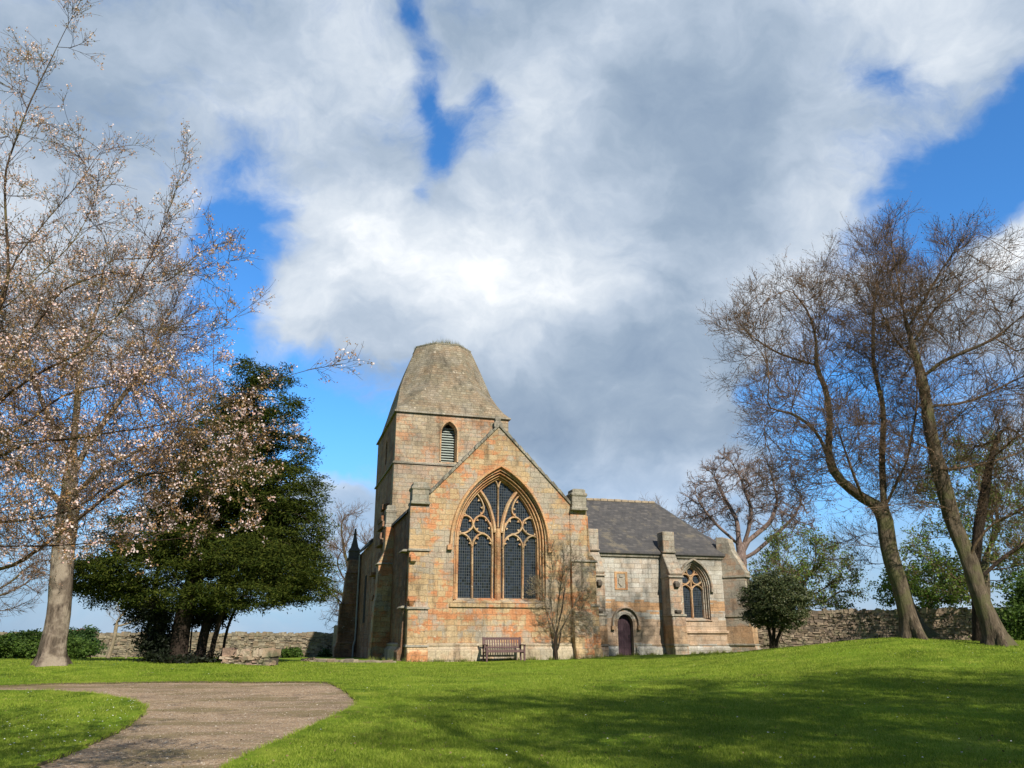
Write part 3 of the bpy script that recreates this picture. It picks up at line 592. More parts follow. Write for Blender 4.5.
# south-east corner
prof_buttress('buttress', (7.82, 0), (0, -1), .84, FP(.4, .15) + [(2.0, .4), (2.2, .2), (4.2, .2), (4.5, .08), (6.3, .06), (6.55, .04)], M_tr, [(4.2, .2, .1)], pin=(6.52, 1.02, .35, -.1))
prof_buttress('buttress', (8.3, .42), (1, 0), .84, FP(.42, .15) + [(2.2, .42), (2.4, .34), (4.3, .34), (4.6, .1), (6.2, .0)], M_tr, [(4.2, .36, .1), (2.25, .42, .1)])
# west wall of the transept
prof_buttress('buttress', (0, 5.2), (-1, 0), .85, FP(.78, .1) + [(2.6, .78), (2.8, .72), (4.35, .68), (4.9, .42), (6.1, .40)], M_tr, [(4.3, .7, .09)], pin=(6.1, 1.12, .25, .15))
# choir buttresses
NB = [(1.02, 2.3, 3.8)]
def choir_buttress(x, w_):
    return prof_buttress('buttress', (x, YC), (0, -1), w_, FP(1.15, .14) + [(2.0, 1.15), (2.12, 1.02), (4.1, 1.02), (4.2, 1.1), (4.75, .75), (5.4, .3), (5.5, .28)], M_but, [(.52, 1.22, .1), (2.0, 1.14, .12), (4.0, 1.04, .1)], NB, pin=None)
bb = []
for x, w_ in ((10.78, .66), (15.2, .78)):
    o = choir_buttress(x, w_); m = MB(); m.box(x - w_ / 2 + .04, x + w_ / 2 - .04, YC - .45, YC + .25, 5.38, 6.5); m.box(x - w_ / 2 - .01, x + w_ / 2 + .01, YC - .5, YC + .3, 5.34, 5.44); m.build('buttress_head', M_but, o, .03)
prof_buttress('buttress', (18.95, 6.15), (.62, -.78), .72, FP(1.35, .15) + [(2.0, 1.35), (2.12, 1.2), (4.2, 1.2), (4.35, 1.25), (5.6, .55), (6.25, .4), (6.35, .05)], M_but, [(.52, 1.4, .1), (2.0, 1.3, .12), (4.1, 1.25, .12)], [(1.2, 2.3, 4.0)])

# --- tower
m = MB(); lz = opening(2.42, 3.35, 9.78, 11.35, 12.02)
m.prism([(0, -.7), (6.2, -.7), (6.2, 9.62), (0, 9.62)], [], FR(YC), 0, .6)
m.prism([(.03, 9.62), (6.17, 9.62), (6.17, 12.38), (.03, 12.38)], [lz], FR(YC + .03), 0, 0.57 + .1)
tower = m.build('tower_wall', M_tow, church); m = MB()
m.prism([(YC + .6, -.7), (14, -.7), (14, 12.38), (YC + .6, 12.38)], [opening(9.3, 9.95, 10.2, 11.2, 11.6)], lambda a, b_, w_: (w_, a, b_), .02, .6); m.build('west_wall', M_redt_shade, church); m = MB()
m.box(5.6, 6.19, YC + .6, 14, -.7, 12.38); m.box(.6, 5.6, 13.4, 14, -.7, 12.38); m.each('tower_wall', M_tow, church)
m = MB()
for z, e in ((9.56, .07), (12.33, .09)):
    c = [(-e, YC - e), (6.2 + e, YC - e), (6.2 + e, 14 + e), (-e, 14 + e)]; m.loft([[(*q, z) for q in c], [(*q, z + .07) for q in c], [(q[0] + (e if q[0] < 0 else -e) * .9, q[1] + (e if q[1] < 10 else -e) * .9, z + .12) for q in c]])
m.each('string_course', M_cap, church)
lw = bpy.data.objects.new('window', None); COL.objects.link(lw); lw.parent = church
m = MB(); m.prism(opening(2.3, 3.5, 9.6, 11.3, 12.1), [], FR(YC + .72), 0, .05); m.box(.3, .36, 9.2, 10.1, 10.1, 11.8); m.each('louvre_backing', M_void, lw)
m = MB()
for i in range(15): z = 9.85 + i * .14; m.hexa([(2.45, YC + .42, z - .03), (3.32, YC + .42, z - .03), (3.32, YC + .58, z + .09), (2.45, YC + .58, z + .09)], [(2.45, YC + .42, z - .005), (3.32, YC + .42, z - .005), (3.32, YC + .58, z + .115), (2.45, YC + .58, z + .115)]) if z < 11.7 else None
m.each('louvre', M_louvre, lw)
m = MB(); m.bar([(3.35, 9.8)] + arch(2.42, 3.35, 11.35, 12.02) + [(2.42, 9.8)], .085, FR(YC), -.03, .45); m.each('moulding', M_tracery, lw)
# broached, cut-off spire
m = MB()
def octo(ax, ay, c, z): cx, cy = 3.1, 10.0; return [(cx + a, cy + b_, z) for a, b_ in ((-ax + c, -ay), (ax - c, -ay), (ax, -ay + c), (ax, ay - c), (ax - c, ay), (-ax + c, ay), (-ax, ay - c), (-ax, -ay + c))]
rings = [(3.13, 4.03, .04, 12.44), (2.98, 3.75, .42, 12.85), (2.82, 3.42, .95, 13.5), (2.66, 3.1, 1.42, 14.25), (2.40, 2.7, 1.38, 15.15), (2.12, 2.3, 1.25, 16.0), (1.80, 1.88, 1.06, 16.85), (1.66, 1.7, .97, 17.2), (1.60, 1.62, .94, 17.25)]
m.loft([octo(*q) for q in rings]); m.build('spire', M_spire, church)
m = MB(); m.loft([octo(1.64, 1.68, .97, 17.24), octo(1.66, 1.7, .98, 17.32), octo(1.5, 1.54, .9, 17.36)])
m.build('spire_rim', M_cap, church)
V = []; n = 900
for _ in range(n):
    a = random.uniform(0, math.tau); r_ = random.uniform(1.3, 1.68); x, y = 3.1 + r_ * math.cos(a), 10 + r_ * math.sin(a); h_ = random.uniform(.08, .28) * (1 + .6 * math.sin(a * 3)); dx = random.uniform(-.07, .07)
    V += [(x - .012, y, 17.3), (x + .012, y, 17.3), (x + dx, y + dx, 17.34 + h_)]
fast_mesh('weeds', V, np.arange(3 * n).reshape(-1, 3), leafmat('weed', [(.09, .09, .03), (.16, .14, .06), (.07, .08, .03)], .2), church)

# --- toothed stub of the unbuilt nave on the west side
m = MB(); z = -.6
while z < 7.6:
    h_ = random.uniform(.22, .36); pj = random.uniform(.12, .55) * (1.0 - max(0, z - 5.5) * .25)
    m.box(-pj, .1, 7.3 + random.uniform(-.15, .1), 9.2 + random.uniform(-.3, .3), z, z + h_ - .01, .02)
    if random.random() < .5: m.box(-pj - random.uniform(.05, .3), .05, 7.5, 8.2 + random.uniform(0, .5), z + .02, z + h_ - .03, .03)
    z += h_
m.build('broken_masonry', M_red_shade, church, .02)
# --- north transept
wall_box('north_transept_wall', 0, 8, 14.01, 21.8, -.7, 6.35, M_red_shade)
m = MB(); m.hexa([(-.2, 14.03, 6.3), (4, 14.03, 9.6), (4, 21.8, 9.6), (-.2, 21.8, 6.3)], [(-.2, 14.03, 6.45), (4, 14.03, 9.78), (4, 21.8, 9.78), (-.2, 21.8, 6.45)]); m.hexa([(8.2, 14.03, 6.3), (4.01, 14.03, 9.6), (4.01, 21.8, 9.6), (8.2, 21.8, 6.3)], [(8.2, 14.03, 6.45), (4.01, 14.03, 9.78), (4.01, 21.8, 9.78), (8.2, 21.8, 6.45)])
m.each('north_transept_roof', M_slate, church)
o = prof_buttress('buttress', (0, 20.9), (-1, 0), 1.0, FP(1.2, .2) + [(2.9, 1.2), (3.2, 1.05), (4.8, .95), (5.2, .85), (5.9, .8)], M_red_shade, [(.55, 1.25, .1), (3.0, 1.15, .1), (5.0, .9, .1)], capm=M_red_shade)
m = MB(); r = lambda s, z: [(-.45 + a * s, 20.9 + b_ * s, z) for a, b_ in ((-1, -1), (1, -1), (1, 1), (-1, 1))]
m.loft([r(.46, 5.85), r(.46, 6.0), r(.36, 6.05), r(.34, 6.45), r(.40, 6.5), r(.24, 6.75), r(.14, 7.2), r(.08, 7.55), r(.12, 7.62), r(.07, 7.72), r(.06, 8.0)]); m.build('pinnacle', M_dark, o)
m = MB(); m.tube([(-.22, 20.3, -.5), (-.22, 20.3, .4), (-.12, 20.3, .8), (-.12, 20.3, 6.2)], .06); m.build('downpipe', M_pipe, church)
m = MB(); m.box(-.02, .02, 16.2, 17.3, 1.8, 4.6); m.build('blocked_lancet', M_void, church)

# --- choir
dop = [(12.18, .02), (13.06, .02)] + [(12.62 + .44 * math.cos(a), 1.62 + .5 * math.sin(a)) for a in np.linspace(0, math.pi, 13)]
wop = opening(15.92, 17.72, 1.8, 3.55, 4.95)
m = MB(); m.prism([(8.31, -.7), (18.95, -.7), (18.95, 5.3), (8.31, 5.3)], [dop, wop], FR(YC), 0, .7); m.build('choir_wall', M_ch, church)
m = MB()
for a_, b_ in (((18.95, 6), (21.3, 8.3)), ((21.3, 8.3), (21.3, 11.7)), ((21.3, 11.7), (18.5, 14)), ((18.5, 14), (8, 14))):
    m.run(a_, b_, [(0, -.7), (0, 5.3), (-.6, 5.3), (-.6, -.7)])
m.build('apse_wall', M_ch, church)
m = MB(); e = .22; RZ, EZ = 8.86, 5.36; rx = 16.7
bp_ = [(6.3, YC - e), (19.05, YC - e), (21.4, 8.2), (21.4, 11.8), (18.58, 14 + e), (6.3, 14 + e)]
vs = [(*q, EZ) for q in bp_] + [(6.3, 10, RZ), (rx, 10, RZ)] + [(*q, EZ - .09) for q in bp_]
m.add(vs, [(0, 1, 7, 6), (1, 2, 7), (2, 3, 7), (3, 4, 7), (4, 5, 6, 7), (5, 0, 6), (8, 9, 1, 0), (9, 10, 2, 1), (10, 11, 3, 2), (11, 12, 4, 3), (12, 13, 5, 4), (13, 8, 0, 5), (13, 12, 11, 10, 9, 8)])
m.build('choir_roof', M_slate, church)
m = MB(); x = 6.3
while x < rx - .1: m.box(x, x + .43, 9.88, 10.12, RZ - .09, RZ + .07 + random.uniform(-.01, .015)); x += .45
m.build('ridge_tile', simple('ridge_stone', (.30, .24, .17), .9, .3, 5), church, .03)
m = MB(); m.run((8.33, YC), (18.95, YC), [(-.02, 5.06), (.10, 5.12), (.14, 5.26), (-.02, 5.29)]); m.build('eaves_course', M_cap, church)
m = MB()
for a_, b_ in ((8.75, 10.4), (11.15, 12.1), (13.15, 14.8), (15.6, 18.8)): m.run((a_, YC), (b_, YC), [(-.05, -.7), (.16, -.7), (.16, .38), (.06, .5), (.09, .53), (.09, .6), (-.05, .64)])
m.each('plinth', M_ch, church)
m = MB(); m.run((15.6, YC), (18.8, YC), [(-.02, 1.12), (.10, 1.16), (.10, 1.24), (-.02, 1.34)]); m.each('string_course', M_ch, church)
# choir window
cw = bpy.data.objects.new('window', None); COL.objects.link(cw); cw.parent = church; gy = YC + .36
m = MB(); m.prism(opening(15.8, 17.8, 1.8, 3.5, 5.0), [], FR(gy + .1), 0, .04); m.build('glass', M_glass, cw)
m = MB()
for (ins, y0, hw) in ((.05, YC + .08, .05), (.13, YC + .2, .05), (.2, YC + .3, .06)): m.bar([(17.72 - ins, 1.95)] + arch(15.92 + ins, 17.72 - ins, 3.55, 4.95 - ins * 1.2) + [(15.92 + ins, 1.95)], hw, FR(0), y0, gy + .25)
m.each('moulding', M_but, cw)
m = MB(); m.bar([(17.86, 3.45)] + arch(15.78, 17.86, 3.55, 5.08, 14) + [(15.78, 3.45)], .07, FR(0), YC - .13, YC + .03, .6); m.box(17.78, 17.96, YC - .16, YC, 3.32, 3.5); m.box(15.68, 15.86, YC - .16, YC, 3.32, 3.5); m.each('hood_mould', M_but, cw)
m = MB(); g2 = FR(0)
m.bar([(16.82, 1.95), (16.82, 3.55)], .055, g2, gy - .06, gy + .12)
for x0, x1 in ((16.1, 16.82), (16.82, 17.54)):
    m.bar(spline([(x0, 3.3), (x0 + .08, 3.55), ((x0 + x1) / 2, 3.72), (x1 - .08, 3.55), (x1, 3.3)]), .045, g2, gy - .04, gy + .12)
    cx = (x0 + x1) / 2; m.bar([(cx + .3 * math.cos(t_), 4.02 + .28 * math.sin(t_)) for t_ in np.linspace(0, math.tau, 17)], .045, g2, gy - .04, gy + .12)
m.bar([(16.82 + .24 * math.cos(t_), 4.45 + .24 * math.sin(t_)) for t_ in np.linspace(0, math.tau, 15)], .04, g2, gy - .04, gy + .12)
m.bar([(16.82, 3.5), (16.82, 4.22)], .045, g2, gy - .04, gy + .12)
m.build('tracery', M_tracery, cw)
m = MB(); m.hexa([(15.92, YC + .03, 1.78), (17.72, YC + .03, 1.78), (17.72, gy + .2, 1.8), (15.92, gy + .2, 1.8)], [(15.86, YC - .07, 1.80), (17.78, YC - .07, 1.80), (17.72, gy + .2, 2.0), (15.92, gy + .2, 2.0)]); m.build('window_sill', M_but, cw)
# door
d = MB()
for i in range(6):
    x0 = 12.18 + i * .147; x1 = x0 + .143; f_ = lambda x: 1.62 + .5 * math.sqrt(max(0, 1 - ((x - 12.62) / .44) ** 2))
    d.prism([(x0, .03), (x1, .03), (x1, f_(x1)), (x0, f_(x0))], [], FR(YC + .3), 0, .06)
door = d.build('door', M_door, church, .006)
m = MB()
for z in (.4, .8, 1.2, 1.6):
    for i in range(6): m.box(12.235 + i * .147, 12.27 + i * .147, YC + .28, YC + .31, z, z + .035)
m.each('stud', M_iron, door); m = MB(); m.tube([(12.92 + .05 * math.cos(t_), YC + .265, 1.0 + .06 * math.sin(t_)) for t_ in np.linspace(0, math.tau, 12)], .012, 6); m.build('handle', M_iron, door)
m = MB(); m.bar([(13.15, .1), (13.15, 1.6)] + [(12.62 + .53 * math.cos(a), 1.62 + .6 * math.sin(a)) for a in np.linspace(0, math.pi, 15)] + [(12.09, 1.6), (12.09, .1)], .075, FR(0), YC - .03, YC + .2)
m.build('door_surround', M_ch, church)
m = MB(); m.bar([(13.36, 1.45)] + [(12.62 + .74 * math.cos(a), 1.62 + .84 * math.sin(a)) for a in np.linspace(0, math.pi, 17)] + [(11.88, 1.45)], .06, FR(0), YC - .15, YC + .02, .6); m.box(11.79, 11.97, YC - .17, YC, 1.32, 1.5); m.box(13.27, 13.45, YC - .17, YC, 1.32, 1.5); m.each('hood_mould', M_but, church)
m = MB(); m.box(12.0, 13.25, YC - .45, YC + .3, -.5, .02); m.build('door_step', M_cap, church, .02)
# carved panel
m = MB(); m.prism([(12.08, 3.36), (12.84, 3.36), (12.84, 4.32), (12.08, 4.32)], [[(12.22, 3.45), (12.7, 3.45), (12.7, 4.2), (12.22, 4.2)]], FR(YC), -.04, .03); m.each('panel_frame', M_orange, church, .015)
m = MB(); m.prism([(12.22, 3.45), (12.7, 3.45), (12.7, 4.2), (12.22, 4.2)], [], FR(YC), -.015, .02); m.prism([(12.3, 3.7), (12.46, 3.52), (12.62, 3.7), (12.62, 3.98), (12.3, 3.98)], [], FR(YC), -.06, 0); m.box(12.36, 12.56, YC - .06, YC, 4.02, 4.16); m.build('carved_panel', M_panel, church, .01)
# ------------------------------------------------------------------ trees
def colonize(limbs, att, step, kill, iters=120, jit=.12, trop=(0, 0, .05), seed=1, cap=22000):
    """grow a branch skeleton from traced main limbs into a cloud of points; returns nodes, parents"""
    rg = np.random.default_rng(seed); P = []; par = []
    for li, l in enumerate(limbs):
        l = [Vector(q) for q in l]
        if li == 0: P.append(np.array(l[0])); par.append(-1); cur = 0
        else: cur = int(np.argmin(((np.array(P) - np.array(l[0])) ** 2).sum(1)))
        for q in (l[1:] if li == 0 else l):
            q = np.array(q); d = q - P[cur]; L = np.linalg.norm(d); k = max(1, int(round(L / step))); 
            if L < 1e-4: continue
            s = P[cur].copy(); pz = np.cross(d / L, rg.normal(0, 1, 3)); 
            for i in range(1, k + 1):
                w_ = math.sin(math.pi * i / k) * .05 * L * .35
                P.append(s + d * i / k + pz * w_ * (i < k)); par.append(cur); cur = len(P) - 1
    A = np.array(att); nodes = np.array(P); near = np.empty(len(A), int); dist = np.full(len(A), 1e9)
    def upd(start):
        nonlocal near, dist
        for s in range(start, len(nodes), 400):
            e = nodes[s:s + 400]; dd = ((A[:, None] - e[None]) ** 2).sum(-1); j = dd.argmin(1); v = dd[np.arange(len(A)), j]; c = v < dist; near[c] = j[c] + s; dist[c] = v[c]
    upd(0); k2 = kill * kill; used = set()
    for it in range(iters):
        keep = dist > k2; A = A[keep]; near = near[keep]; dist = dist[keep]
        if len(A) == 0 or len(nodes) > cap: break
        dirs = np.zeros_like(nodes); v = A - nodes[near]; v /= np.linalg.norm(v, axis=1)[:, None] + 1e-9
        np.add.at(dirs, near, v); u = np.unique(near); dd = dirs[u]; dd /= np.linalg.norm(dd, axis=1)[:, None] + 1e-6
        dd = dd + rg.normal(0, jit, dd.shape) + np.array(trop); dd /= np.linalg.norm(dd, axis=1)[:, None]
        new = nodes[u] + dd * step
        fresh = np.ones(len(u), bool)
        for s in range(0, len(u), 300):
            d4 = ((new[s:s + 300, None] - nodes[None]) ** 2).sum(-1).min(1); fresh[s:s + 300] = d4 > (step * .55) ** 2
        bad = np.isin(near, u[~fresh]); A, near, dist = A[~bad], near[~bad], dist[~bad]; new = new[fresh]; u = u[fresh]
        if len(u) == 0: continue
        par += list(u); st = len(nodes); nodes = np.vstack([nodes, new]); upd(st)
    return nodes, np.array(par)
def radii(par, r_tip, r_base):
    n = len(par); cnt = np.zeros(n); has = np.zeros(n, bool); has[par[par >= 0]] = True; cnt[~has] = 1
    for i in range(n - 1, 0, -1): cnt[par[i]] += cnt[i]
    return np.maximum(r_base * (cnt / cnt[0]) ** EXPO, r_tip), cnt, ~has
EXPO = .72
def tree_meshes(P, par, rad, cnt, thick, flare=0, root=None, lean=1.0, k_thick=24):
    """continuous tapering tubes along every chain, split into thick wood and thin branches"""
    n = len(P); ch = [[] for _ in range(n)]
    for i in range(1, n): ch[par[i]].append(i)
    out = {0: ([], [], 0), 1: ([], [], 0)}; VV = {0: [], 1: []}; TT = {0: [], 1: []}; off = {0: 0, 1: 0}
    stack = [(0, None)]; rg = np.random.default_rng(5)
    while stack:
        i, pre = stack.pop(); chain = [] if pre is None else [pre]; rr = [] if pre is None else [rad[i]]
        j = i
        while True:
            chain.append(j); rr.append(rad[j])
            if not ch[j]: break
            c = sorted(ch[j], key=lambda q: -cnt[q]); 
            for q in c[1:]: stack.append((q, j))
            j = c[0]
        Q = P[chain]; rr = np.array(rr)
        if len(Q) < 2: continue
        if len(Q) > 3: Q = Q.copy(); Q[1:-1] = (Q[:-2] + 2 * Q[1:-1] + Q[2:]) / 4
        t = np.gradient(Q, axis=0); t /= np.linalg.norm(t, axis=1)[:, None] + 1e-9
        md = t.mean(0); ref = np.cross(md, [.31, .2, .93] if abs(md[2]) < .8 * np.linalg.norm(md) else [.9, .4, .1]); ref /= np.linalg.norm(ref) + 1e-9
        a = ref - t * (t @ ref)[:, None]; a /= np.linalg.norm(a, axis=1)[:, None] + 1e-9; b_ = np.cross(t, a)
        cutp = int((rr > thick).sum())
        parts = []
        if cutp >= 2: parts.append((0, 0, cutp + (cutp < len(Q))))
        if cutp < len(Q) - 0: parts.append((1, max(0, cutp - 1) if cutp >= 2 else 0, len(Q)))
        for kind, s, e in parts:
            if e - s < 2: continue
            k = (k_thick if rr[s] > thick * 2 else 8) if kind == 0 else (5 if rr[s] > .03 else 3)
            th = np.arange(k) * math.tau / k; R_ = rr[s:e, None] * np.ones(k)
            if kind == 0 and flare and pre is None:
                hgt = (Q[s:e, 2] - P[0][2])[:, None]
                R_ = R_ * (1 + flare * np.exp(-np.maximum(hgt, 0) / .38) * (1 + .6 * np.sin(th * 5 + 1)[None] + .25 * np.sin(th * 8)[None])) * (1 + .06 * np.sin(th * 3 + hgt * 1.1) + .05 * np.sin(th * 5 - hgt * 2) + .02 * np.sin(th * 9 + hgt * 5) + rg.normal(0, .012, R_.shape))
            elif kind == 0: R_ = R_ * (1 + rg.normal(0, .04, R_.shape))
            V = Q[s:e, None] + R_[..., None] * (a[s:e, None] * np.cos(th)[None, :, None] + b_[s:e, None] * np.sin(th)[None, :, None])
            m_ = e - s; o = off[kind]; I = o + np.arange(m_ * k).reshape(m_, k); J = np.roll(I, -1, 1)
            TT[kind].append(np.stack([I[:-1], J[:-1], J[1:], I[1:]], -1).reshape(-1, 4)); VV[kind].append(V.reshape(-1, 3)); off[kind] += m_ * k
    return [(np.concatenate(VV[q]), np.concatenate(TT[q])) if VV[q] else None for q in (0, 1)]
def spikes(base, d, L, r):                                    # thin three-sided twigs
    n = len(base); d = d / (np.linalg.norm(d, axis=1)[:, None] + 1e-9); a = np.cross(d, [.3, .5, .81]); a /= np.linalg.norm(a, axis=1)[:, None] + 1e-9; b_ = np.cross(d, a)
    V = np.empty((n, 4, 3)); 
    for i in range(3): V[:, i] = base + (a * math.cos(i * 2.094) + b_ * math.sin(i * 2.094)) * r[:, None]
    V[:, 3] = base + d * L[:, None]; T = (np.arange(n)[:, None, None] * 4 + np.array([(0, 1, 3), (1, 2, 3), (2, 0, 3)])).reshape(-1, 3)
    return V.reshape(-1, 3), T
def cards(c, size, aspect, rg, up=0.0, dirs=None, kite=True):                # small four-cornered leaves turned every way
    n = len(c); d = rg.normal(0, 1, (n, 3)) if dirs is None else dirs + rg.normal(0, .5, (n, 3)); d[:, 2] += up; d /= np.linalg.norm(d, axis=1)[:, None]
    a = np.cross(d, rg.normal(0, 1, (n, 3))); a /= np.linalg.norm(a, axis=1)[:, None] + 1e-9; s = (size * rg.uniform(.6, 1.4, n))[:, None]
    V = np.stack([c - d * s / 2, c + a * s * aspect / 2, c + d * s / 2, c - a * s * aspect / 2], 1); return V.reshape(-1, 3), np.arange(4 * n).reshape(-1, 4)
LASTB = []
def blob_world(b):
    c = at(b[0], b[1], b[4]); return (np.array(c), np.array([b[2] * (at(b[0] + 50, b[1], b[4]) - c).length / 50, b[5], b[3] * (at(b[0], b[1] - 50, b[4]) - c).z / 50]))
def blob_pts(blobs, n, rg, shell=0.0, lim=None):               # blobs: (px, py, rx_px, ry_px, Y, depth radius) measured on the photograph
    w_ = np.array([b[2] * b[3] * (b[6] if len(b) > 6 else 1) for b in blobs], float); w_ /= w_.sum(); out = []
    for b, k in zip(blobs, rg.multinomial(n, w_)):
        v = rg.normal(0, 1, (k, 3)); v /= np.linalg.norm(v, axis=1)[:, None]; r = (shell + (1 - shell) * rg.random(k)) ** (1 / 2.4) if not shell else shell + (1 - shell) * rg.random(k) ** .7
        v = v * r[:, None]; c = at(b[0], b[1], b[4]); sc = (at(b[0] + 50, b[1], b[4]) - c).length / 50; sz = (at(b[0], b[1] - 50, b[4]) - c).z / 50
        out.append(np.array(c) + v * np.array([b[2] * sc, b[5], b[3] * sz]))
    return np.concatenate(out)
def mixed_mesh(name, V, Q, T, mat, parent):
    me = bpy.data.meshes.new(name); V = np.asarray(V, np.float32); me.vertices.add(len(V)); me.vertices.foreach_set('co', V.ravel())
    ix = np.concatenate([Q.ravel(), T.ravel()]).astype(np.int32); me.loops.add(len(ix)); me.loops.foreach_set('vertex_index', ix)
    st = np.concatenate([np.arange(len(Q)) * 4, Q.size + np.arange(len(T)) * 3]).astype(np.int32); me.polygons.add(len(st)); me.polygons.foreach_set('loop_start', st)
    me.update(calc_edges=True); me.validate(); me.shade_smooth(); return link(name, me, mat, parent)
def curved(S, D, L, nseg, bend, up, rg):                         # many curved shoots at once -> (n, nseg + 1, 3)
    n = len(S); D = D / (np.linalg.norm(D, axis=1)[:, None] + 1e-9); P = np.empty((n, nseg + 1, 3)); P[:, 0] = S; d = D.copy(); kk = rg.normal(0, bend, (n, 3))
    for i in range(nseg):
        P[:, i + 1] = P[:, i] + d * (L / nseg)[:, None]; d = d + kk + rg.normal(0, bend, (n, 3)); d[:, 2] += up; d /= np.linalg.norm(d, axis=1)[:, None]
    return P
def shoot_mesh(P, r0, r1):                                      # three-sided tapering tubes along every shoot
    n, m, _ = P.shape; t = np.gradient(P, axis=1); t /= np.linalg.norm(t, axis=2)[..., None] + 1e-9; ref = np.cross(t.mean(1), [.3, .5, .81]); ref /= np.linalg.norm(ref, axis=1)[:, None] + 1e-9
    a = ref[:, None] - t * (t * ref[:, None]).sum(-1)[..., None]; a /= np.linalg.norm(a, axis=2)[..., None] + 1e-9; b_ = np.cross(t, a)
    rr = (np.asarray(r0)[:, None] * (1 - np.linspace(0, 1, m))[None] + r1 * np.linspace(0, 1, m)[None])[..., None, None]
    th = np.arange(3) * 2.0944; V = P[:, :, None] + rr * (a[:, :, None] * np.cos(th)[None, None, :, None] + b_[:, :, None] * np.sin(th)[None, None, :, None])
    I = np.arange(n * m * 3).reshape(n, m, 3); J = np.roll(I, -1, 2); Q = np.stack([I[:, :-1], J[:, :-1], J[:, 1:], I[:, 1:]], -1).reshape(-1, 4); return V.reshape(-1, 3), Q
def along(P, k, rg, lo=.15, hi=1.0):                            # k points with tangents on every shoot
    n, m, _ = P.shape; f = rg.uniform(lo, hi, (n, k)) * (m - 1); i = np.minimum(f.astype(int), m - 2); w_ = (f - i)[..., None]; ix = np.arange(n)[:, None]
    A = P[ix, i]; B = P[ix, i + 1]; return (A * (1 - w_) + B * w_).reshape(-1, 3), ((B - A) / (np.linalg.norm(B - A, axis=-1)[..., None] + 1e-9)).reshape(-1, 3)
def side(T, ang, rg, up=0.0):                                   # directions leaving a tangent at about this angle
    p = rg.normal(0, 1, T.shape); p -= T * (p * T).sum(1)[:, None]; p /= np.linalg.norm(p, axis=1)[:, None] + 1e-9; a = (ang * rg.uniform(.7, 1.3, len(T)))[:, None]
    d = T * np.cos(a) + p * np.sin(a); d[:, 2] += up; return d / np.linalg.norm(d, axis=1)[:, None]
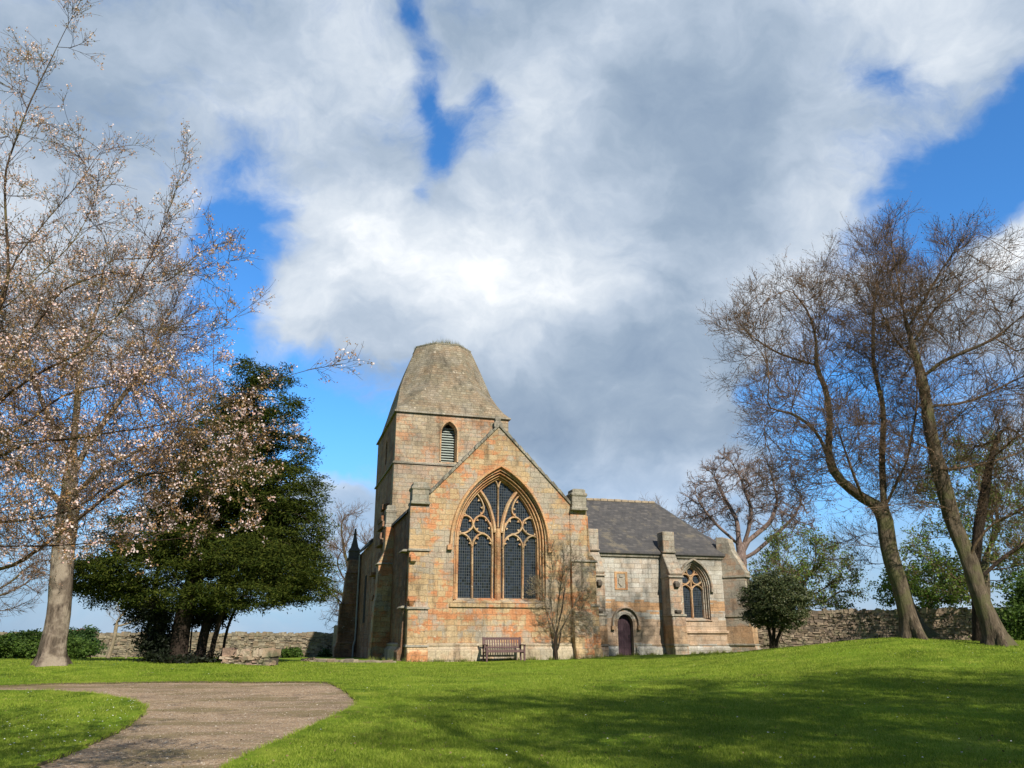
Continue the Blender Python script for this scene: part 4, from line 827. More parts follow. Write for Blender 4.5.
def make_tree(name, label, cat, limbs, blobs, step, rbase, rtip, mat_t, mat_b, natt=320, kill=.8, thick=.05, flare=.5, group=None, seed=1, L2=(2, 1.5, .011), L3=(9, .55, .006), L4=(3, .24, .0045), bud=None, leaf=None, up=.10, jit=.10, fillr=.09, maxc=None, ang=.75, world_blobs=None, bend=.075):
    bl = world_blobs or [blob_world(b) for b in blobs]; rg = np.random.default_rng(seed + 50)
    if world_blobs: att = np.concatenate([c + (lambda v: v / np.linalg.norm(v, axis=1)[:, None] * (rg.random(len(v)) ** (1 / 2.5))[:, None])(rg.normal(0, 1, (natt // len(bl), 3))) * s for c, s in bl])
    else: att = blob_pts(blobs, natt, rg)
    nodes, par = colonize(limbs, att, step, kill, 90, jit, (0, 0, .12), seed); rad, cnt, tip = radii(par, rtip, rbase)
    base = Vector(nodes[0]); root = empty(name, base, 0, label=label, cat=cat, group=group); org = np.array(base)
    a, b_ = tree_meshes(nodes, par, rad, cnt, thick, flare)
    if a: fast_mesh('trunk', a[0] - org, a[1], mat_t, root, smooth=True)
    ok = np.where((rad < fillr) & (par >= 0))[0]; T0 = nodes[ok] - nodes[par[ok]]; T0 /= np.linalg.norm(T0, axis=1)[:, None] + 1e-9
    cen = np.mean([c for c, s in bl], 0); k = L2[0]; S = np.repeat(nodes[ok], k, 0); T_ = np.repeat(T0, k, 0); f = rg.random(len(S))[:, None]; S = S - T_ * f * step
    D = side(T_, ang, rg, .12); o_ = S - cen; o_ /= np.linalg.norm(o_, axis=1)[:, None] + 1e-9; D = D + o_ * .35; L = L2[1] * rg.uniform(.45, 1.25, len(S))
    tipn = np.where(tip)[0]; tipn = tipn[par[tipn] >= 0]; S = np.r_[S, nodes[tipn]]; D = np.r_[D, nodes[tipn] - nodes[par[tipn]]]; L = np.r_[L, np.full(len(tipn), L2[1] * .8)]
    def dep(P): return np.min([(((P - c) / s) ** 2).sum(1) for c, s in bl], 0)
    E = S + D / np.linalg.norm(D, axis=1)[:, None] * L[:, None]; q = dep(E); L = np.where(q > 1.15, L * .5, L); keep = (dep(S) < 1.5); S, D, L = S[keep], D[keep], L[keep]
    P2 = curved(S, D, L, 5, bend, up, rg); V2, Q2 = shoot_mesh(P2, np.full(len(S), L2[2]) * L / L2[1], L3[2] * .7)
    p3, t3 = along(P2, L3[0], rg); d3 = side(t3, ang, rg, .15); l3 = L3[1] * rg.uniform(.4, 1.3, len(p3)); P3 = curved(p3, d3, l3, 3, bend, up, rg); V3, Q3 = shoot_mesh(P3, np.full(len(p3), L3[2]), L4[2] * .6)
    vs = [bv_ for bv_ in (b_[0] if b_ else None, V2, V3) if bv_ is not None]; qs = [x for x in (b_[1] if b_ else None, Q2, Q3) if x is not None]; off = 0; QQ = []
    for v, q in zip(vs, qs): QQ.append(q + off); off += len(v)
    p4, t4 = along(P3, max(1, L4[0]), rg, .2, 1.0); d4 = side(t4, ang * .9, rg, .15); l4 = L4[1] * rg.uniform(.4, 1.3, len(p4)); V4, T4 = spikes(p4, d4, l4, np.full(len(p4), L4[2]))
    mixed_mesh('branches', np.concatenate(vs + [V4]) - org, np.concatenate(QQ), T4 + off, mat_b, root)
    ends = p4 + d4 * l4[:, None]
    if bud:
        q = rg.choice(len(ends), int(len(ends) * min(1, bud[1])), replace=False); V, T = cards(ends[q], bud[2], .55, rg); fast_mesh('buds', V - org, T, bud[0], root)
    if leaf:
        for nm, mt, cnt_, sz, asp, sprd, *cl in leaf:
            q = rg.integers(0, len(p4), cnt_) if not cl else np.repeat(rg.integers(0, len(p4), cnt_ // cl[0]), cl[0]); c = p4[q] + d4[q] * (l4[q] * rg.random(len(q)))[:, None] + rg.normal(0, sprd, (len(q), 3)); V, T = cards(c, sz, asp, rg); fast_mesh(nm, V - org, T, mt, root)
    print(name, len(nodes), len(P2), len(P3), len(p4)); return root
def px(l, Y, dys=None):                                        # traced limb: pixels + depth drift
    n = len(l); return [tuple(at(q[0], q[1], Y + (dys or 0) * i / max(1, n - 1))) for i, q in enumerate(l)]
def foot(x, y, dz=-.15): return (x, y, h1(x, y) + dz)

rg = np.random.default_rng(3)
# --- right: tree with a pale flared bole on the mound
Ya = 27
tA = [(917, 640), (909, 617), (902, 593), (891, 562), (886, 535), (884, 508)]
limbs = [px(tA, Ya), px([(884, 508), (863, 498), (840, 481), (832, 470), (828, 450), (830, 416), (825, 386), (815, 365)], Ya, 1.5), px([(815, 365), (781, 355), (757, 341), (734, 318)], Ya + 1.5, 1), px([(815, 365), (817, 341), (808, 310), (792, 290)], Ya + 1.5, -1),
         px([(863, 498), (855, 480), (842, 443), (836, 416)], Ya - .5, -1.5), px([(828, 456), (815, 429), (791, 412), (768, 409)], Ya + .8, -1), px([(884, 508), (882, 474), (884, 420), (882, 399), (873, 361), (874, 305), (882, 258)], Ya, 2),
         px([(884, 508), (900, 475), (908, 460), (915, 420), (916, 380), (925, 340)], Ya, -2)]
BLB = [(800, 345, 78, 78, Ya + 1, 3.2), (865, 320, 65, 85, Ya + 1.5, 3), (820, 450, 75, 55, Ya, 3), (880, 440, 70, 70, Ya + 1, 3), (775, 400, 45, 50, Ya, 2.4), (870, 550, 50, 30, Ya, 2, .35), (740, 330, 26, 26, Ya, 1.5)]
make_tree('bare_tree', 'tall leafless tree with flared pale roots on the grassy mound, forking above', 'tree', limbs, BLB, .4, .26, .012, B_brn, B_twig, 520, .72, .05, 1.15, 'bare trees on the right of the lawn', 21, (2, 1.7, .013), (9, .56, .0062), (3, .24, .0048), (L_bud, .6, .05))
# --- right: second, leaning tree nearer the edge
Yb = 25
tB = [(999, 648), (990, 622), (982, 603), (970, 562), (958, 535), (948, 501), (938, 467), (931, 434), (926, 400), (920, 374), (910, 336), (902, 305), (896, 274), (890, 240)]
limbs = [px(tB, Yb, .8), px([(968, 556), (985, 530), (1002, 518), (1024, 511), (1045, 490)], Yb, -1), px([(938, 470), (960, 468), (982, 464), (1004, 458), (1024, 451), (1045, 430)], Yb, 1.2), px([(909, 327), (930, 290), (943, 267), (968, 230)], Yb + .6, -1), px([(912, 345), (930, 315), (949, 296), (980, 277), (1005, 261)], Yb + .6, 1),
         px([(921, 380), (940, 362), (965, 352), (996, 339), (1024, 314)], Yb + .5, -1.4), px([(926, 405), (950, 405), (977, 399), (1015, 380), (1040, 370)], Yb + .4, 1), px([(935, 450), (905, 440), (885, 425), (860, 420)], Yb, 1.2), px([(952, 510), (925, 500), (890, 505), (865, 508)], Yb, -1), px([(915, 360), (895, 340), (880, 310), (868, 290)], Yb + .5, -1)]
BLB = [(925, 315, 78, 75, Yb + .5, 3), (1000, 330, 75, 80, Yb, 3), (980, 430, 85, 75, Yb, 3), (900, 440, 60, 60, Yb, 2.5, .7), (1035, 500, 50, 50, Yb, 2), (890, 250, 24, 45, Yb + .8, 1.2, 1.6), (880, 330, 40, 60, Yb, 2.4)]
make_tree('bare_tree', 'tall leafless leaning tree with brown mossy trunk near the right edge of the lawn', 'tree', limbs, BLB, .4, .245, .012, B_brn, B_twig, 620, .72, .05, .8, 'bare trees on the right of the lawn', 22, (2, 1.65, .013), (9, .55, .006), (3, .23, .0046), (L_bud, .6, .048))
# --- third, slimmer trunk behind it
Yc = 28.5
limbs = [px([(981, 648), (979, 620), (977, 590), (975, 560), (984, 500), (1000, 430)], Yc), px([(979, 580), (1000, 560), (1020, 545), (1040, 530)], Yc, 1)]
BLB = [(995, 450, 45, 60, Yc, 2.5), (1020, 540, 35, 30, Yc, 1.5)]
make_tree('bare_tree', 'short dark leafless trunk half hidden behind the leaning mossy tree', 'tree', limbs, BLB, .4, .2, .012, B_dark, B_twig, 90, .8, .05, .3, 'bare trees on the right of the lawn', 23, (2, 1.3, .012), (7, .5, .006), (2, .24, .005))
# --- trees behind the viewer, whose shadows cross the lawn
for i, (x, y, s, a) in enumerate([(10, 1.8, 1.0, 40), (15, 4.5, 1.0, 120), (13.5, -5, 1.65, 300)]):
    if i == 0:
        limbs = [[(0, 0, -.15), (.1, 0, 1.5), (-.1, .1, 3), (.1, 0, 4.6), (.4, .2, 7), (.2, .1, 10)], [(.1, 0, 3.4), (1.4, .5, 5.2), (2.5, 1.2, 7.2)], [(.1, 0, 3.8), (-1.5, .6, 5.4), (-2.8, 1, 7.4)], [(.1, 0, 4.6), (.3, -1.6, 6.2), (.2, -2.8, 8.2)], [(.2, .1, 5.4), (.2, 1.9, 7), (0, 2.9, 8.6)]]
        back = make_tree('bare_tree', 'leafless tree standing behind the viewer, casting shadow over the lawn', 'tree', limbs, None, .45, .36, .014, B_brn, B_twig, 300, .8, .05, .5, 'bare trees behind the viewer', 31, (2, 1.5, .018), (5, .6, .011), (2, .32, .009), (L_bud, .8, .13), world_blobs=[(np.array([0, 0, 8.8]), np.array([4.3, 4.3, 4.0]))])
        kids = list(back.children); o = back
    else:
        o = back.copy(); COL.objects.link(o)
        for c in kids: d = c.copy(); COL.objects.link(d); d.parent = o
    o.location = (x, y, h1(x, y)); o.rotation_euler = (0, 0, R(a)); o.scale = (s, s, s)
# --- left: big smooth-barked tree
Yd = 28
tD = [(50, 668), (56, 630), (60, 600), (63, 560), (66, 520), (70, 480), (74, 440)]
limbs = [px(tD, Yd), px([(70, 480), (90, 440), (120, 400), (150, 360), (165, 320)], Yd, 1), px([(74, 440), (78, 400), (84, 350), (100, 300), (105, 260)], Yd, -1), px([(72, 460), (50, 420), (30, 370), (20, 310)], Yd, 1.2), px([(68, 500), (100, 470), (140, 450), (180, 420)], Yd, -1.5), px([(66, 510), (40, 480), (10, 460), (-20, 440)], Yd, 1)]
BLB = [(110, 330, 100, 90, Yd, 3.6), (60, 380, 90, 100, Yd, 3.6), (150, 400, 65, 90, Yd, 3), (0, 420, 70, 90, Yd, 3), (90, 470, 90, 60, Yd, 3), (10, 560, 60, 40, Yd, 2.2, .6)]
make_tree('bare_tree', 'big smooth-trunked leafless tree left of the dark yew, full of fine brown twigs', 'tree', limbs, BLB, .4, .36, .012, B_syc, B_twig, 520, .75, .05, .6, None, 41, (2, 1.4, .012), (9, .5, .0065), (3, .24, .005), (L_bud, 1, .07))
# --- far left twigs, tree by the far wall, distant trees
def small_tree(label, x, y_px, Y, hh, blobs, n, rb, seed, bk, tb, name='bare_tree', leaf=None, lx=None, s=1.0, L2=(2, 1.3, .02), L3=(6, .6, .011), L4=(2, .32, .009), **kw):
    L = [px([(x, y_px), (lx or x, (y_px + hh) / 2), (x + ((lx or x) - x) * 1.5, hh)], Y)]
    return make_tree(name, label, 'tree', L, blobs, .45 * s, rb, .018 * s, bk, tb, n, .9 * s, .06, .2, None, seed, (L2[0], L2[1] * s, L2[2]), (L3[0], L3[1] * s, L3[2]), (L4[0], L4[1] * s, L4[2]), leaf=leaf, **kw)
small_tree('grey leafless tree at the left edge, beyond the green bush', -25, 655, 46, 590, [(-10, 580, 55, 45, 46, 3)], 130, .25, 51, B_brn, B_twig)
small_tree('grey leafless tree showing between the yew and the church', 352, 655, 64, 590, [(345, 565, 38, 62, 64, 4)], 220, .3, 52, B_brn, B_twig, s=1.15)
small_tree('thin leaning tree with peeling pale stem left of the yew', 108, 658, 56, 620, [(135, 605, 28, 25, 56, 1.6)], 40, .12, 53, B_pale, B_pale, lx=114, s=.8, L2=(2, 1.1, .012), L3=(5, .5, .007), L4=(1, .3, .006))
small_tree('leafless tree behind the choir roof', 655, 640, 70, 540, [(650, 535, 60, 32, 70, 4), (690, 545, 35, 30, 70, 3)], 240, .35, 54, B_brn, B_twig, s=1.2)
Yi = 54
limbs = [px([(743, 652), (742, 610), (741, 580), (740, 556), (744, 544)], Yi), px([(740, 560), (755, 553), (779, 532), (794, 517), (803, 499)], Yi, -1), px([(740, 556), (737, 520), (725, 499), (713, 475)], Yi, 1), px([(744, 544), (749, 529), (752, 508), (740, 475)], Yi, -1), px([(744, 544), (770, 523), (778, 500), (772, 475)], Yi, 1.5), px([(738, 545), (722, 530), (706, 512), (694, 492)], Yi, -1.2), px([(741, 575), (730, 550), (712, 540)], Yi, -2)]
make_tree('bare_tree', 'twisted pinkish leafless oak rising behind the east end of the church', 'tree', limbs, [(750, 492, 60, 44, Yi, 4), (705, 505, 26, 36, Yi, 2.5), (790, 520, 28, 30, Yi, 2.5)], .42, .42, .03, B_oak, B_oak, 420, .8, .06, .2, None, 61, (2, .9, .024), (6, .42, .013), (2, .22, .01), (L_bud, .4, .08), jit=.3, bend=.25)
small_tree('young tree just coming into green leaf behind the rubble wall', 800, 650, 50, 590, [(800, 575, 45, 42, 50, 3), (835, 585, 35, 30, 50, 2.2)], 170, .2, 62, B_brn, B_twig, 'leafing_tree', [('leaves', L_fresh, 5500, .13, .6, .1), ('young_leaves', L_olive, 7500, .12, .6, .1)], L2=(2, 1.3, .018), L3=(5, .6, .010), L4=(2, .32, .008))
small_tree('spreading tree with fresh yellow-green leaves beyond the leaning trees', 985, 640, 42, 560, [(985, 500, 60, 65, 42, 3.5), (950, 560, 50, 35, 42, 2.5), (1030, 540, 45, 60, 42, 3)], 230, .25, 63, B_brn, B_twig, 'leafing_tree', [('leaves', L_fresh, 15000, .12, .6, .1), ('young_leaves', L_olive, 10000, .12, .6, .1)], L2=(2, 1.2, .016), L3=(5, .55, .009), L4=(2, .3, .007))
small_tree('low tree in dense green leaf above the wall between the leaning trunks', 930, 645, 47, 605, [(930, 590, 48, 22, 47, 2.5)], 80, .2, 64, B_brn, B_twig, 'leafing_tree', [('leaves', L_mid, 9500, .14, .6, .13)])
# --- slender multi-stemmed shrub in front of the great window
fx, fy = at(556, 659, 34.3).x, 34.3
Yf = 36.5
limbs = [px([(556, 662), (555, 640), (556, 615), (553, 590), (557, 560)], Yf), px([(555, 640), (562, 610), (566, 580), (572, 550)], Yf, -.2), px([(556, 635), (546, 605), (542, 580)], Yf, .2), px([(558, 650), (561, 630), (575, 605), (583, 585)], Yf, .2)]
make_tree('bare_shrub', 'slender leafless small tree growing against the church wall beside the bench', 'small tree', limbs, [(562, 568, 24, 34, Yf, .28), (565, 605, 34, 30, Yf, .3), (545, 600, 18, 30, Yf, .45), (580, 625, 18, 14, Yf, .4, .5), (540, 630, 12, 12, Yf, .3, .4)], .14, .085, .010, B_dark, B_pale, 220, .26, .03, .25, None, 71, (2, .45, .0065), (4, .24, .0042), (2, .12, .0032), (leafmat('pale_bud', [(.34, .30, .15), (.42, .36, .20), (.28, .26, .12)], .3, .8), 1, .035), fillr=.06, up=.22, ang=.6)
# --- near left: cherry in blossom
Ye = 8.6; tb = (-8.1, 8.6); z0 = h1(*tb)
limbs = [[(tb[0], tb[1], z0 - .15), (-8.05, 8.6, z0 + 1.2), (-7.9, 8.6, z0 + 2.2), (-7.7, 8.6, 3.4), (-7.3, 8.6, 4.6)],
         [(-7.9, 8.6, 2.0)] + px([(-60, 560), (0, 571), (26, 558), (47, 542), (91, 508), (125, 482), (142, 475), (189, 425), (240, 391), (309, 369), (342, 364)], Ye, -.6),
         [(-7.9, 8.6, 2.3)] + px([(-60, 540), (0, 521), (39, 519), (78, 508), (125, 470), (170, 455), (215, 452), (262, 470)], Ye, .9), [(-7.9, 8.6, 2.5)] + px([(-50, 500), (0, 455), (28, 443), (80, 438), (130, 430), (182, 421), (233, 402)], Ye, 0),
         [(-7.8, 8.6, 3.0)] + px([(-40, 450), (0, 400), (40, 372), (81, 353), (110, 325), (128, 303), (150, 259), (172, 200), (187, 148)], Ye, -.4), [(-7.7, 8.6, 3.4)] + px([(-40, 380), (5, 300), (8, 250), (5, 170), (31, 99), (57, 47), (82, 0), (88, -30)], Ye, -.8),
         [(-7.5, 8.6, 4.2)] + px([(-30, 330), (15, 300), (50, 265), (75, 240), (100, 190), (112, 170)], Ye, .8), [(-7.8, 8.6, 2.8)] + px([(-40, 470), (30, 420), (60, 395), (110, 385), (160, 360), (215, 330), (258, 300)], Ye, 1.2), [(-7.8, 8.6, 3.2)] + px([(-30, 420), (20, 345), (60, 290), (110, 270), (165, 285), (200, 250), (228, 245)], Ye, .4),
         [(-7.9, 8.6, 2.1)] + px([(-60, 545), (0, 546), (104, 542), (170, 540), (240, 530)], Ye, -.9), px([(-20, 350), (15, 260), (60, 205), (100, 150), (130, 145)], Ye, 1), px([(142, 475), (190, 470), (240, 440), (290, 440)], Ye - .3, .6)]
BLB = [(35, 340, 125, 90, Ye, 1.5), (100, 430, 150, 85, Ye, 1.5, 1.3), (190, 440, 100, 60, Ye, 1.0, 1.1), (50, 210, 90, 80, Ye, 1.3, .35), (40, 500, 120, 50, Ye, 1.3), (170, 280, 80, 80, Ye, 1.0, .5), (15, 110, 50, 60, Ye, .9, .12), (-120, 350, 90, 180, Ye, 2.2, .35), (170, 510, 90, 35, Ye, .8, .8), (290, 392, 40, 18, Ye, .4, .15), (325, 368, 28, 9, Ye - .5, .3, 1), (78, 40, 16, 50, Ye - .7, .3, .6), (180, 180, 16, 40, Ye - .4, .3, .7), (235, 245, 14, 10, Ye, .25, .4), (258, 298, 12, 8, Ye + 1, .25, .4), (240, 528, 20, 10, Ye - .9, .3, .8), (120, 160, 18, 22, Ye + .9, .3, .7)]
cherry = make_tree('cherry_tree', 'cherry tree in pale pink blossom reaching in from the left edge, nearest the viewer', 'cherry tree', limbs, BLB, .17, .11, .004, B_cherry, B_cherry, 700, .30, .03, .4, None, 81, (2, .50, .0044), (5, .19, .0024), (1, .06, .0022), leaf=[('blossom', L_blossom, 31000, .0225, .85, .024, 6), ('young_leaves', L_young, 40000, .027, .5, .02)], fillr=.03, up=.06, ang=.7, bend=.06)

# --- yew with dark spreading crown
Yy = 31
YB = [(247, 378, 18, 22), (272, 376, 26, 12), (240, 412, 42, 20), (285, 408, 18, 14), (225, 440, 52, 24), (285, 450, 34, 26), (205, 478, 70, 26), (280, 490, 50, 26), (235, 510, 84, 26), (160, 530, 60, 26), (290, 525, 44, 26), (225, 550, 98, 28), (140, 565, 68, 26), (110, 588, 40, 16), (290, 568, 48, 30), (250, 592, 60, 16), (180, 597, 70, 14), (225, 535, 70, 34), (250, 560, 55, 26), (235, 480, 55, 34), (248, 430, 34, 34), (280, 565, 40, 26), (300, 588, 34, 14), (100, 575, 34, 18)]
bl = [(a, b_, c_, d_, Yy + (i % 3 - 1) * .9, max(c_, d_) / 30 * .95) for i, (a, b_, c_, d_) in enumerate(YB)]
limbs = [px([(178, 664), (180, 640), (185, 610), (200, 560), (225, 500), (240, 440), (250, 390)], Yy), px([(165, 662), (160, 630), (150, 600), (130, 575)], Yy + .3, -1), px([(200, 662), (205, 630), (215, 600), (235, 560), (245, 520)], Yy + .2, 1), px([(210, 662), (214, 640), (222, 610), (236, 585)], Yy, 0), px([(222, 662), (224, 640), (232, 615), (245, 590)], Yy + .5, .5), px([(142, 662), (140, 640), (150, 600)], Yy + .4, 0), px([(155, 662), (148, 630), (155, 590), (165, 540)], Yy + .6, 1), px([(190, 662), (192, 630), (193, 590)], Yy + .8, 1)]
ynodes, ypar = colonize(limbs, blob_pts(bl, 1500, rg), .4, .55, 80, .15, (0, 0, 0), 91); yr, yc, _ = radii(ypar, .012, .55)
yr[:] = np.maximum(yr, .012); yb = Vector(ynodes[0]); yew = empty('yew_tree', yb, 0, label='large dark green yew with several black trunks, left of the church', cat='yew tree')
a, b_ = tree_meshes(ynodes, ypar, yr, yc, .05); fast_mesh('trunk', a[0] - np.array(yb), a[1], B_dark, yew, smooth=True); fast_mesh('branches', b_[0] - np.array(yb), b_[1], B_dark, yew, smooth=True)
def sprays(blobs, nclump, per, sp, size, asp, rg, up=-.15, shell=.55, flat=.5):
    cc = blob_pts(blobs, nclump, rg, shell); rep = np.repeat(np.arange(nclump), per); off = rg.normal(0, 1, (len(rep), 3)) * [sp, sp, sp * flat]
    # every clump hangs outwards in its own direction
    cd = rg.normal(0, 1, (nclump, 3)) * [1, 1, .35]; cd /= np.linalg.norm(cd, axis=1)[:, None]; s = rg.random(len(rep))[:, None]
    c = cc[rep] + off * .6 + cd[rep] * (s - .5) * sp * 3.2; c[:, 2] -= (s[:, 0] - .5) ** 2 * sp * 1.5 + s[:, 0] * sp * .5
    return cards(c, size, asp, rg, up, cd[rep])
V, T = sprays(bl, 3700, 90, .25, .115, .30, rg, up=-.1, shell=.5, flat=.32); fast_mesh('foliage', V - np.array(yb), T, L_yew, yew)
V, T = sprays([(160, 640, 22, 20, Yy + .3, .9), (155, 612, 24, 16, Yy, 1.2), (180, 657, 40, 6, Yy - .1, 1.0), (205, 612, 26, 14, Yy + .8, .8)], 330, 55, .22, .13, .35, rg, shell=.2); fast_mesh('basal_shoots', V - np.array(yb), T, leafmat('shade_needle', [(.006, .010, .005), (.012, .018, .006), (.008, .012, .006)], 0), yew)  # shaded copy of the yew needles, darkness below the crown put into colour

# --- holly-like small tree by the east end, bushes
def bush(name, label, cat, base_px, Y, blobs, ncl, per, sp, size, mat, stems=None, bk=None, shell=.35, asp=.6):
    b = at(base_px[0], base_px[1], Y); b.z = h1(b.x, b.y); root = empty(name, b, 0, label=label, cat=cat); rr = np.array(b)
    V, T = sprays(blobs, ncl, per, sp, size, asp, rg, 0, shell); fast_mesh('foliage', V - rr, T, mat, root)
    m = MB()
    for st in (stems or [[(base_px[0], base_px[1] + 1), (base_px[0] + 1, base_px[1] - 10)]]):
        q = [Vector(p) - b for p in px(st, Y)]; q[0].z -= .1; m.tube(q, [.09 * (1 - .12 * i) for i in range(len(q))], 8)
    m.build('trunk', bk or B_dark, root, smooth=True); return root
bush('evergreen_tree', 'small round dark evergreen tree with a short forked trunk by the rubble wall', 'evergreen tree', (773, 648), 40, [(775, 603, 34, 27, 40, 1.6), (775, 590, 25, 20, 40, 1.2)], 800, 60, .17, .095, L_holly, [[(771, 650), (771, 640), (768, 625), (762, 610)], [(776, 650), (777, 640), (783, 625), (788, 610)], [(773, 650), (774, 630), (775, 600)]], asp=.5)
bush('green_bush', 'broad bright green bush at the far left, left of the big trunk', 'bush', (40, 656), 50, [(35, 644, 38, 13, 50, 2), (70, 647, 20, 10, 50, 1.6), (10, 646, 30, 12, 50, 2)], 620, 60, .26, .13, L_bush)
bush('dark_bush', 'dark pointed evergreen bush just right of the big trunk', 'bush', (82, 656), 52, [(82, 645, 16, 12, 52, 1.4), (88, 634, 5, 10, 52, .6), (68, 642, 9, 12, 52, 1), (76, 636, 8, 8, 52, .8)], 320, 60, .22, .12, L_dbush)
bush('red_shrub', 'small patch of red leaves above the dark bush by the big trunk', 'shrub', (80, 655), 53.5, [(80, 633, 3.5, 5, 53.5, .4)], 26, 26, .13, .16, leafmat('red_leaf', [(.42, .09, .07), (.5, .16, .12), (.35, .08, .08)], .3), [[(80, 656), (80, 645), (80, 634)]])
bush('low_bush', 'small bright green bush at the foot of the far wall', 'bush', (291, 657), 58, [(291, 652.5, 9, 4.5, 58, .8)], 90, 34, .2, .16, L_bush)
bush('low_bush', 'tiny dark bush beside the gate post by the church', 'bush', (327, 657), 59, [(326, 654, 5, 4, 59, .5)], 40, 34, .15, .14, L_dbush)
bush('ivy_bush', 'dark ivy-green bush covering the wall at the right edge', 'bush', (1015, 646), 33, [(1022, 622, 30, 24, 33, 1.6), (1005, 635, 16, 12, 33, 1.2), (1045, 600, 30, 35, 33, 1.6)], 560, 40, .26, .12, L_bush, shell=.3)

# ------------------------------------------------------------------ walls of the grounds
def rubble_wall(label, name, p0, p1, zb, zt, th, sl, sh, mat, mat2, grp=None):
    d = Vector((p1[0] - p0[0], p1[1] - p0[1])); L = d.length; d.normalize(); nrm = Vector((d.y, -d.x)); root = empty(name, (p0[0], p0[1], zb), 0, label=label, cat='wall')
    m = MB(); core = MB(); cap = MB()
    P = lambda s, o_, z: (d.x * s + nrm.x * o_, d.y * s + nrm.y * o_, z - zb)
    def hx(mb, s0, s1, o0, o1, z0, z1, j):
        J = lambda: random.uniform(-j, j)
        mb.hexa([P(s0 + J(), o0, z0 + J()), P(s1 + J(), o0, z0 + J()), P(s1 + J(), o1 + J(), z0 + J()), P(s0 + J(), o1 + J(), z0 + J())], [P(s0 + J(), o0, z1 + J()), P(s1 + J(), o0, z1 + J()), P(s1 + J(), o1 + J(), z1 + J()), P(s0 + J(), o1 + J(), z1 + J())])
    k = 0; gz = lambda s: h1(p0[0] + d.x * s, p0[1] + d.y * s)
    hx(core, 0, L, -th / 2, th / 2 - .03, zb - .6, zt - .02, 0)
    seg = 0
    while seg < L:
        se = min(L, seg + random.uniform(.7, 1.7)); z = zb - .2 - random.random() * .1
        while z < zt - sh * .4:
            h_ = sh * random.uniform(.6, 1.5); s = seg + random.uniform(-.08, .08)
            while s < se - .04:
                w_ = sl * random.uniform(.4, 1.5); hx(m, s + .008, min(s + w_, se + .05) - .008, 0, th / 2 + random.uniform(-.03, .06), z + .008, min(z + h_ - .008, zt), .028); s += w_
            z += h_
        seg = se
    s = 0
    while s < L:
        w_ = random.uniform(.14, .34); hx(cap, s + .01, s + w_, -th / 2, th / 2 + .02, zt - .05, zt + random.uniform(.10, .26), .03); s += w_
    core.build('mortar_core', mat2, root); m.build('stone_face', mat, root); cap.build('cope', mat, root); return root
def rubmat(name, pal):
    m, t, b = newmat(name); g = t.n('ShaderNodeNewGeometry'); c = t.n('ShaderNodeTexCoord').outputs['Object']
    k = t.ramp(g.outputs['Random Per Island'], [(i / len(pal), c_) for i, c_ in enumerate(pal)], 'CONSTANT'); f = t.noise(c, 9, 6, .7)
    k = t.mix(1.0, k, t.ramp(f, [(.25, .6), (.55, 1.0), (.8, 1.2)]), 'MULTIPLY'); k = t.mix(t.smooth(t.noise(c, .8, 4, .6), .55, .7), k, (.16, .15, .09)); t.l(k, b.inputs['Base Color']); b.inputs['Roughness'].default_value = .95
    bp = t.n('ShaderNodeBump', inp={'Strength': .8, 'Distance': .03}); t.l(f, bp.inputs['Height']); t.l(bp.outputs[0], b.inputs['Normal']); return m
MR = rubmat('rubble_brown', [(.17, .125, .09), (.21, .155, .11), (.13, .10, .075), (.25, .19, .135), (.19, .14, .105), (.28, .22, .16)]); MG = rubmat('rubble_grey', [(.20, .165, .115), (.25, .21, .15), (.16, .135, .10), (.29, .24, .17), (.22, .165, .11)])
MC = simple('old_mortar', (.085, .07, .055), 1, .3, 4, .4)
a_ = at(745, 655, 48); b_ = at(1110, 640, 44)
rubble_wall('long dark rubble stone wall right of the church, behind the leaning trees', 'rubble_wall', (a_.x, 48), (b_.x, 43.5), .7, 2.95, .5, .27, .12, MR, MC)
a_ = at(-120, 655, 62); b_ = at(352, 655, 62)
rubble_wall('far lichened grey stone wall along the left of the grounds', 'stone_wall', (a_.x, 62), (b_.x, 62), .1, 1.80, .5, .32, .13, MG, MC)
a_ = at(222, 663, 30.4); b_ = at(273, 664, 30.0); zr = h1(b_.x, 30.2)
rubble_wall('low ruined stump of brown stone wall beside the yew', 'ruined_wall', (a_.x, 30.7), (b_.x, 30.2), zr - .1, zr + .36, .5, .26, .12, rubmat('ruin_stone', [(.36, .24, .17), (.42, .30, .21), (.30, .20, .15), (.45, .35, .26)]), MC)
m = MB(); p = at(334, 657, 60); m.hexa([(-.14, -.14, -.3), (.14, -.14, -.3), (.14, .14, -.3), (-.14, .14, -.3)], [(-.12, -.12, 2.1), (.12, -.12, 2.1), (.12, .12, 2.15), (-.12, .12, 2.15)]); o = m.build('gate_post', simple('pale_post', (.42, .33, .22), .9, .2, 3), None, .02); o.location = (p.x, 60, h1(p.x, 60)); props(o, 'pale stone post standing close to the left side of the church', 'post')
m = MB(); p = at(126, 658, 55); m.tube([(-.05, 0, -.2), (.1, 0, .8), (.32, 0, 1.55)], [.07, .06, .05], 7); o = m.build('wooden_stake', B_pale); o.location = (p.x, 55, h1(p.x, 55)); props(o, 'short pale leaning stake left of the yew', 'stake')
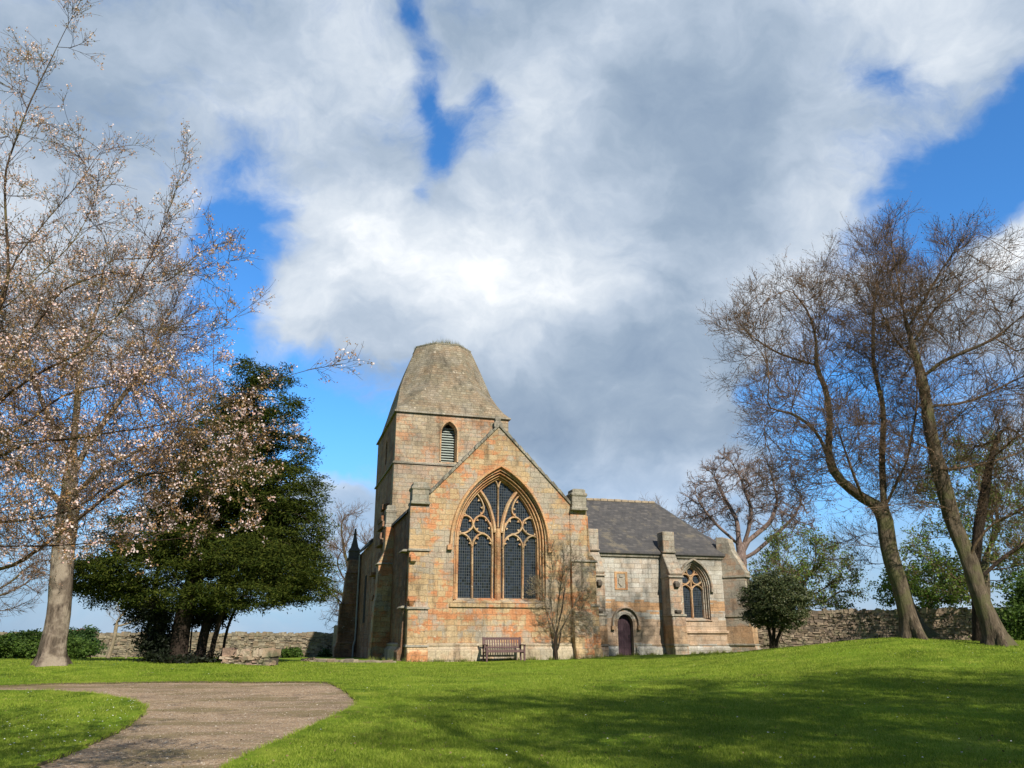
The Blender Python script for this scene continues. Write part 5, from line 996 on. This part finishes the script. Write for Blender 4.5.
# kerb of stones near the church's west side
m = MB(); random.seed(3)
root = None; q0 = ground(305, 661.5); q1 = ground(395, 663)
for i in range(26):
    f = i / 26 + random.uniform(-.01, .01); x = q0[0] + (q1[0] - q0[0]) * f; y = q0[1] + (q1[1] - q0[1]) * f + random.uniform(-.15, .15); z = h1(x, y); s = random.uniform(.1, .22)
    m.box(x - s, x + s, y - .12, y + .12, z - .1, z + random.uniform(.05, .14), .03)
props(m.build('stone_edging', MG, None, .02), 'row of low loose stones in the grass by the west side of the church', 'stones')
# path strip beyond the yew
# ------------------------------------------------------------------ bench
bc = O + ex * 4.02 + ey * -1.0; gz = h1(bc.x, bc.y)
bench = empty('park_bench', (bc.x, bc.y, gz), TH, label='purplish-brown slatted wooden bench in front of the big church window', cat='bench')
L2 = .84
m = MB()
for i in range(5): y = -.24 + i * .115; m.box(-L2 + .05, L2 - .05, y, y + .085, .42, .445)
m.box(-L2, L2, -.26, -.225, .34, .415); m.build('seat', M_bench, bench, .006)
m = MB()
for z, w_ in ((.50, .06), (.84, .09)): m.box(-L2 + .03, L2 - .03, .30 + (z - .45) * .2, .335 + (z - .45) * .2, z, z + w_)
n = 15
for i in range(n): x = -L2 + .1 + (2 * L2 - .2) * i / (n - 1) ; m.hexa([(x - .026, .315, .55), (x + .026, .315, .55), (x + .026, .335, .55), (x - .026, .335, .55)], [(x - .026, .375, .85), (x + .026, .375, .85), (x + .026, .395, .85), (x - .026, .395, .85)])
m.build('backrest', M_bench, bench, .004)
for sx in (-1, 1):
    x = sx * (L2 - .03)
    m = MB(); m.box(x - .035, x + .035, -.28, -.21, -.05, .62); m.build('leg', M_bench, bench, .006)
    m = MB(); m.hexa([(x - .035, .25, -.05), (x + .035, .25, -.05), (x + .035, .32, -.05), (x - .035, .32, -.05)], [(x - .035, .38, .95), (x + .035, .38, .95), (x + .035, .43, .95), (x - .035, .43, .95)]); m.build('leg', M_bench, bench, .006)
    m = MB(); m.box(x - .045, x + .045, -.33, .33, .62, .655); m.box(x - .02, x + .02, -.22, .27, .30, .36); m.build('armrest', M_bench, bench, .006)

# tufts leaning over the cut edge of the path, and litter on the lawn
q = rg.integers(0, len(pts), 16000); P0 = pts[q] + nrm[q] * rg.normal(.03, .05, (len(q), 1)) + tan[q] * rg.uniform(-.1, .1, (len(q), 1)); k_ = (P0[:, 1] > 8) & (P0[:, 1] < 25) & (np.abs(P0[:, 0]) < 17); P0 = P0[k_]; q = q[k_]; n = len(P0); z = H(P0[:, 0], P0[:, 1]) + .01
hh = rg.uniform(.02, .065, n) * (.7 + .6 * np.sin(q * .35) ** 2); an = rg.uniform(0, 6.28, n); w_ = rg.uniform(.004, .009, n); l = rg.normal(0, .02, (n, 2)) - nrm[q] * rg.uniform(0, .05, (n, 1))
V = np.stack([np.c_[P0[:, 0] - np.cos(an) * w_, P0[:, 1] - np.sin(an) * w_, z - .02], np.c_[P0[:, 0] + np.cos(an) * w_, P0[:, 1] + np.sin(an) * w_, z - .02], np.c_[P0 + l, z + hh]], 1).reshape(-1, 3)
props(fast_mesh('edge_grass', V, np.arange(3 * n).reshape(-1, 3), M_blade), 'ragged grass leaning over the edge of the gravel path', 'grass', kind='stuff')
n = 900; yy = 9.5 * (34 / 9.5) ** rg.random(n); xx = (rg.random(n) - .5) * 1.35 * yy; z = H(xx, yy) + np.where(inside(xx, yy), -.02, .04)
V, T = cards(np.c_[xx, yy, z], .032, .6, rg, 0, np.c_[rg.normal(0, 1, (n, 2)), np.zeros(n)])
props(fast_mesh('leaf_litter', V, T, leafmat('dead_leaf', [(.10, .065, .03), (.17, .12, .055), (.24, .19, .09)], 0, .9)), 'dead brown leaves and bits of twig scattered on the grass', 'leaf litter', kind='stuff')
# long grass and weeds at the foot of the church walls
S = []
for (a, b2, n) in (((.9, -.28), (7.3, -.28), 900), ((8.9, .0), (8.95, 5.6), 100), ((9.0, 5.7), (14.7, 5.7), 700), ((15.7, 5.7), (18.6, 5.7), 450), ((-1.0, 4.6), (-.3, -.3), 200), ((-.2, -.75), (1.1, -.75), 160), ((7.3, -.6), (8.7, -.6), 160)):
    f = rg.random(n) ** 1.0; f = np.clip(f + .06 * np.sin(f * 40), 0, 1); x = a[0] + (b2[0] - a[0]) * f + rg.normal(0, .05, n); y = a[1] + (b2[1] - a[1]) * f + rg.normal(0, .06, n)
    S.append(np.c_[O.x + ex.x * x + ey.x * y, O.y + ex.y * x + ey.y * y])
S = np.concatenate(S); z = H(S[:, 0], S[:, 1]); n = len(S); hh = rg.uniform(.05, .2, n); an = rg.uniform(0, 6.28, n); w_ = rg.uniform(.006, .014, n); l = rg.normal(0, .05, (n, 2))
V = np.stack([np.c_[S[:, 0] - np.cos(an) * w_, S[:, 1] - np.sin(an) * w_, z - .01], np.c_[S[:, 0] + np.cos(an) * w_, S[:, 1] + np.sin(an) * w_, z - .01], np.c_[S + l, z + hh]], 1).reshape(-1, 3)
props(fast_mesh('long_grass', V, np.arange(3 * n).reshape(-1, 3), leafmat('long_grass_blade', [(.08, .12, .02), (.16, .20, .04), (.28, .25, .10)], .3, .8, .1)), 'longer grass and weeds along the foot of the church walls', 'grass', kind='stuff')
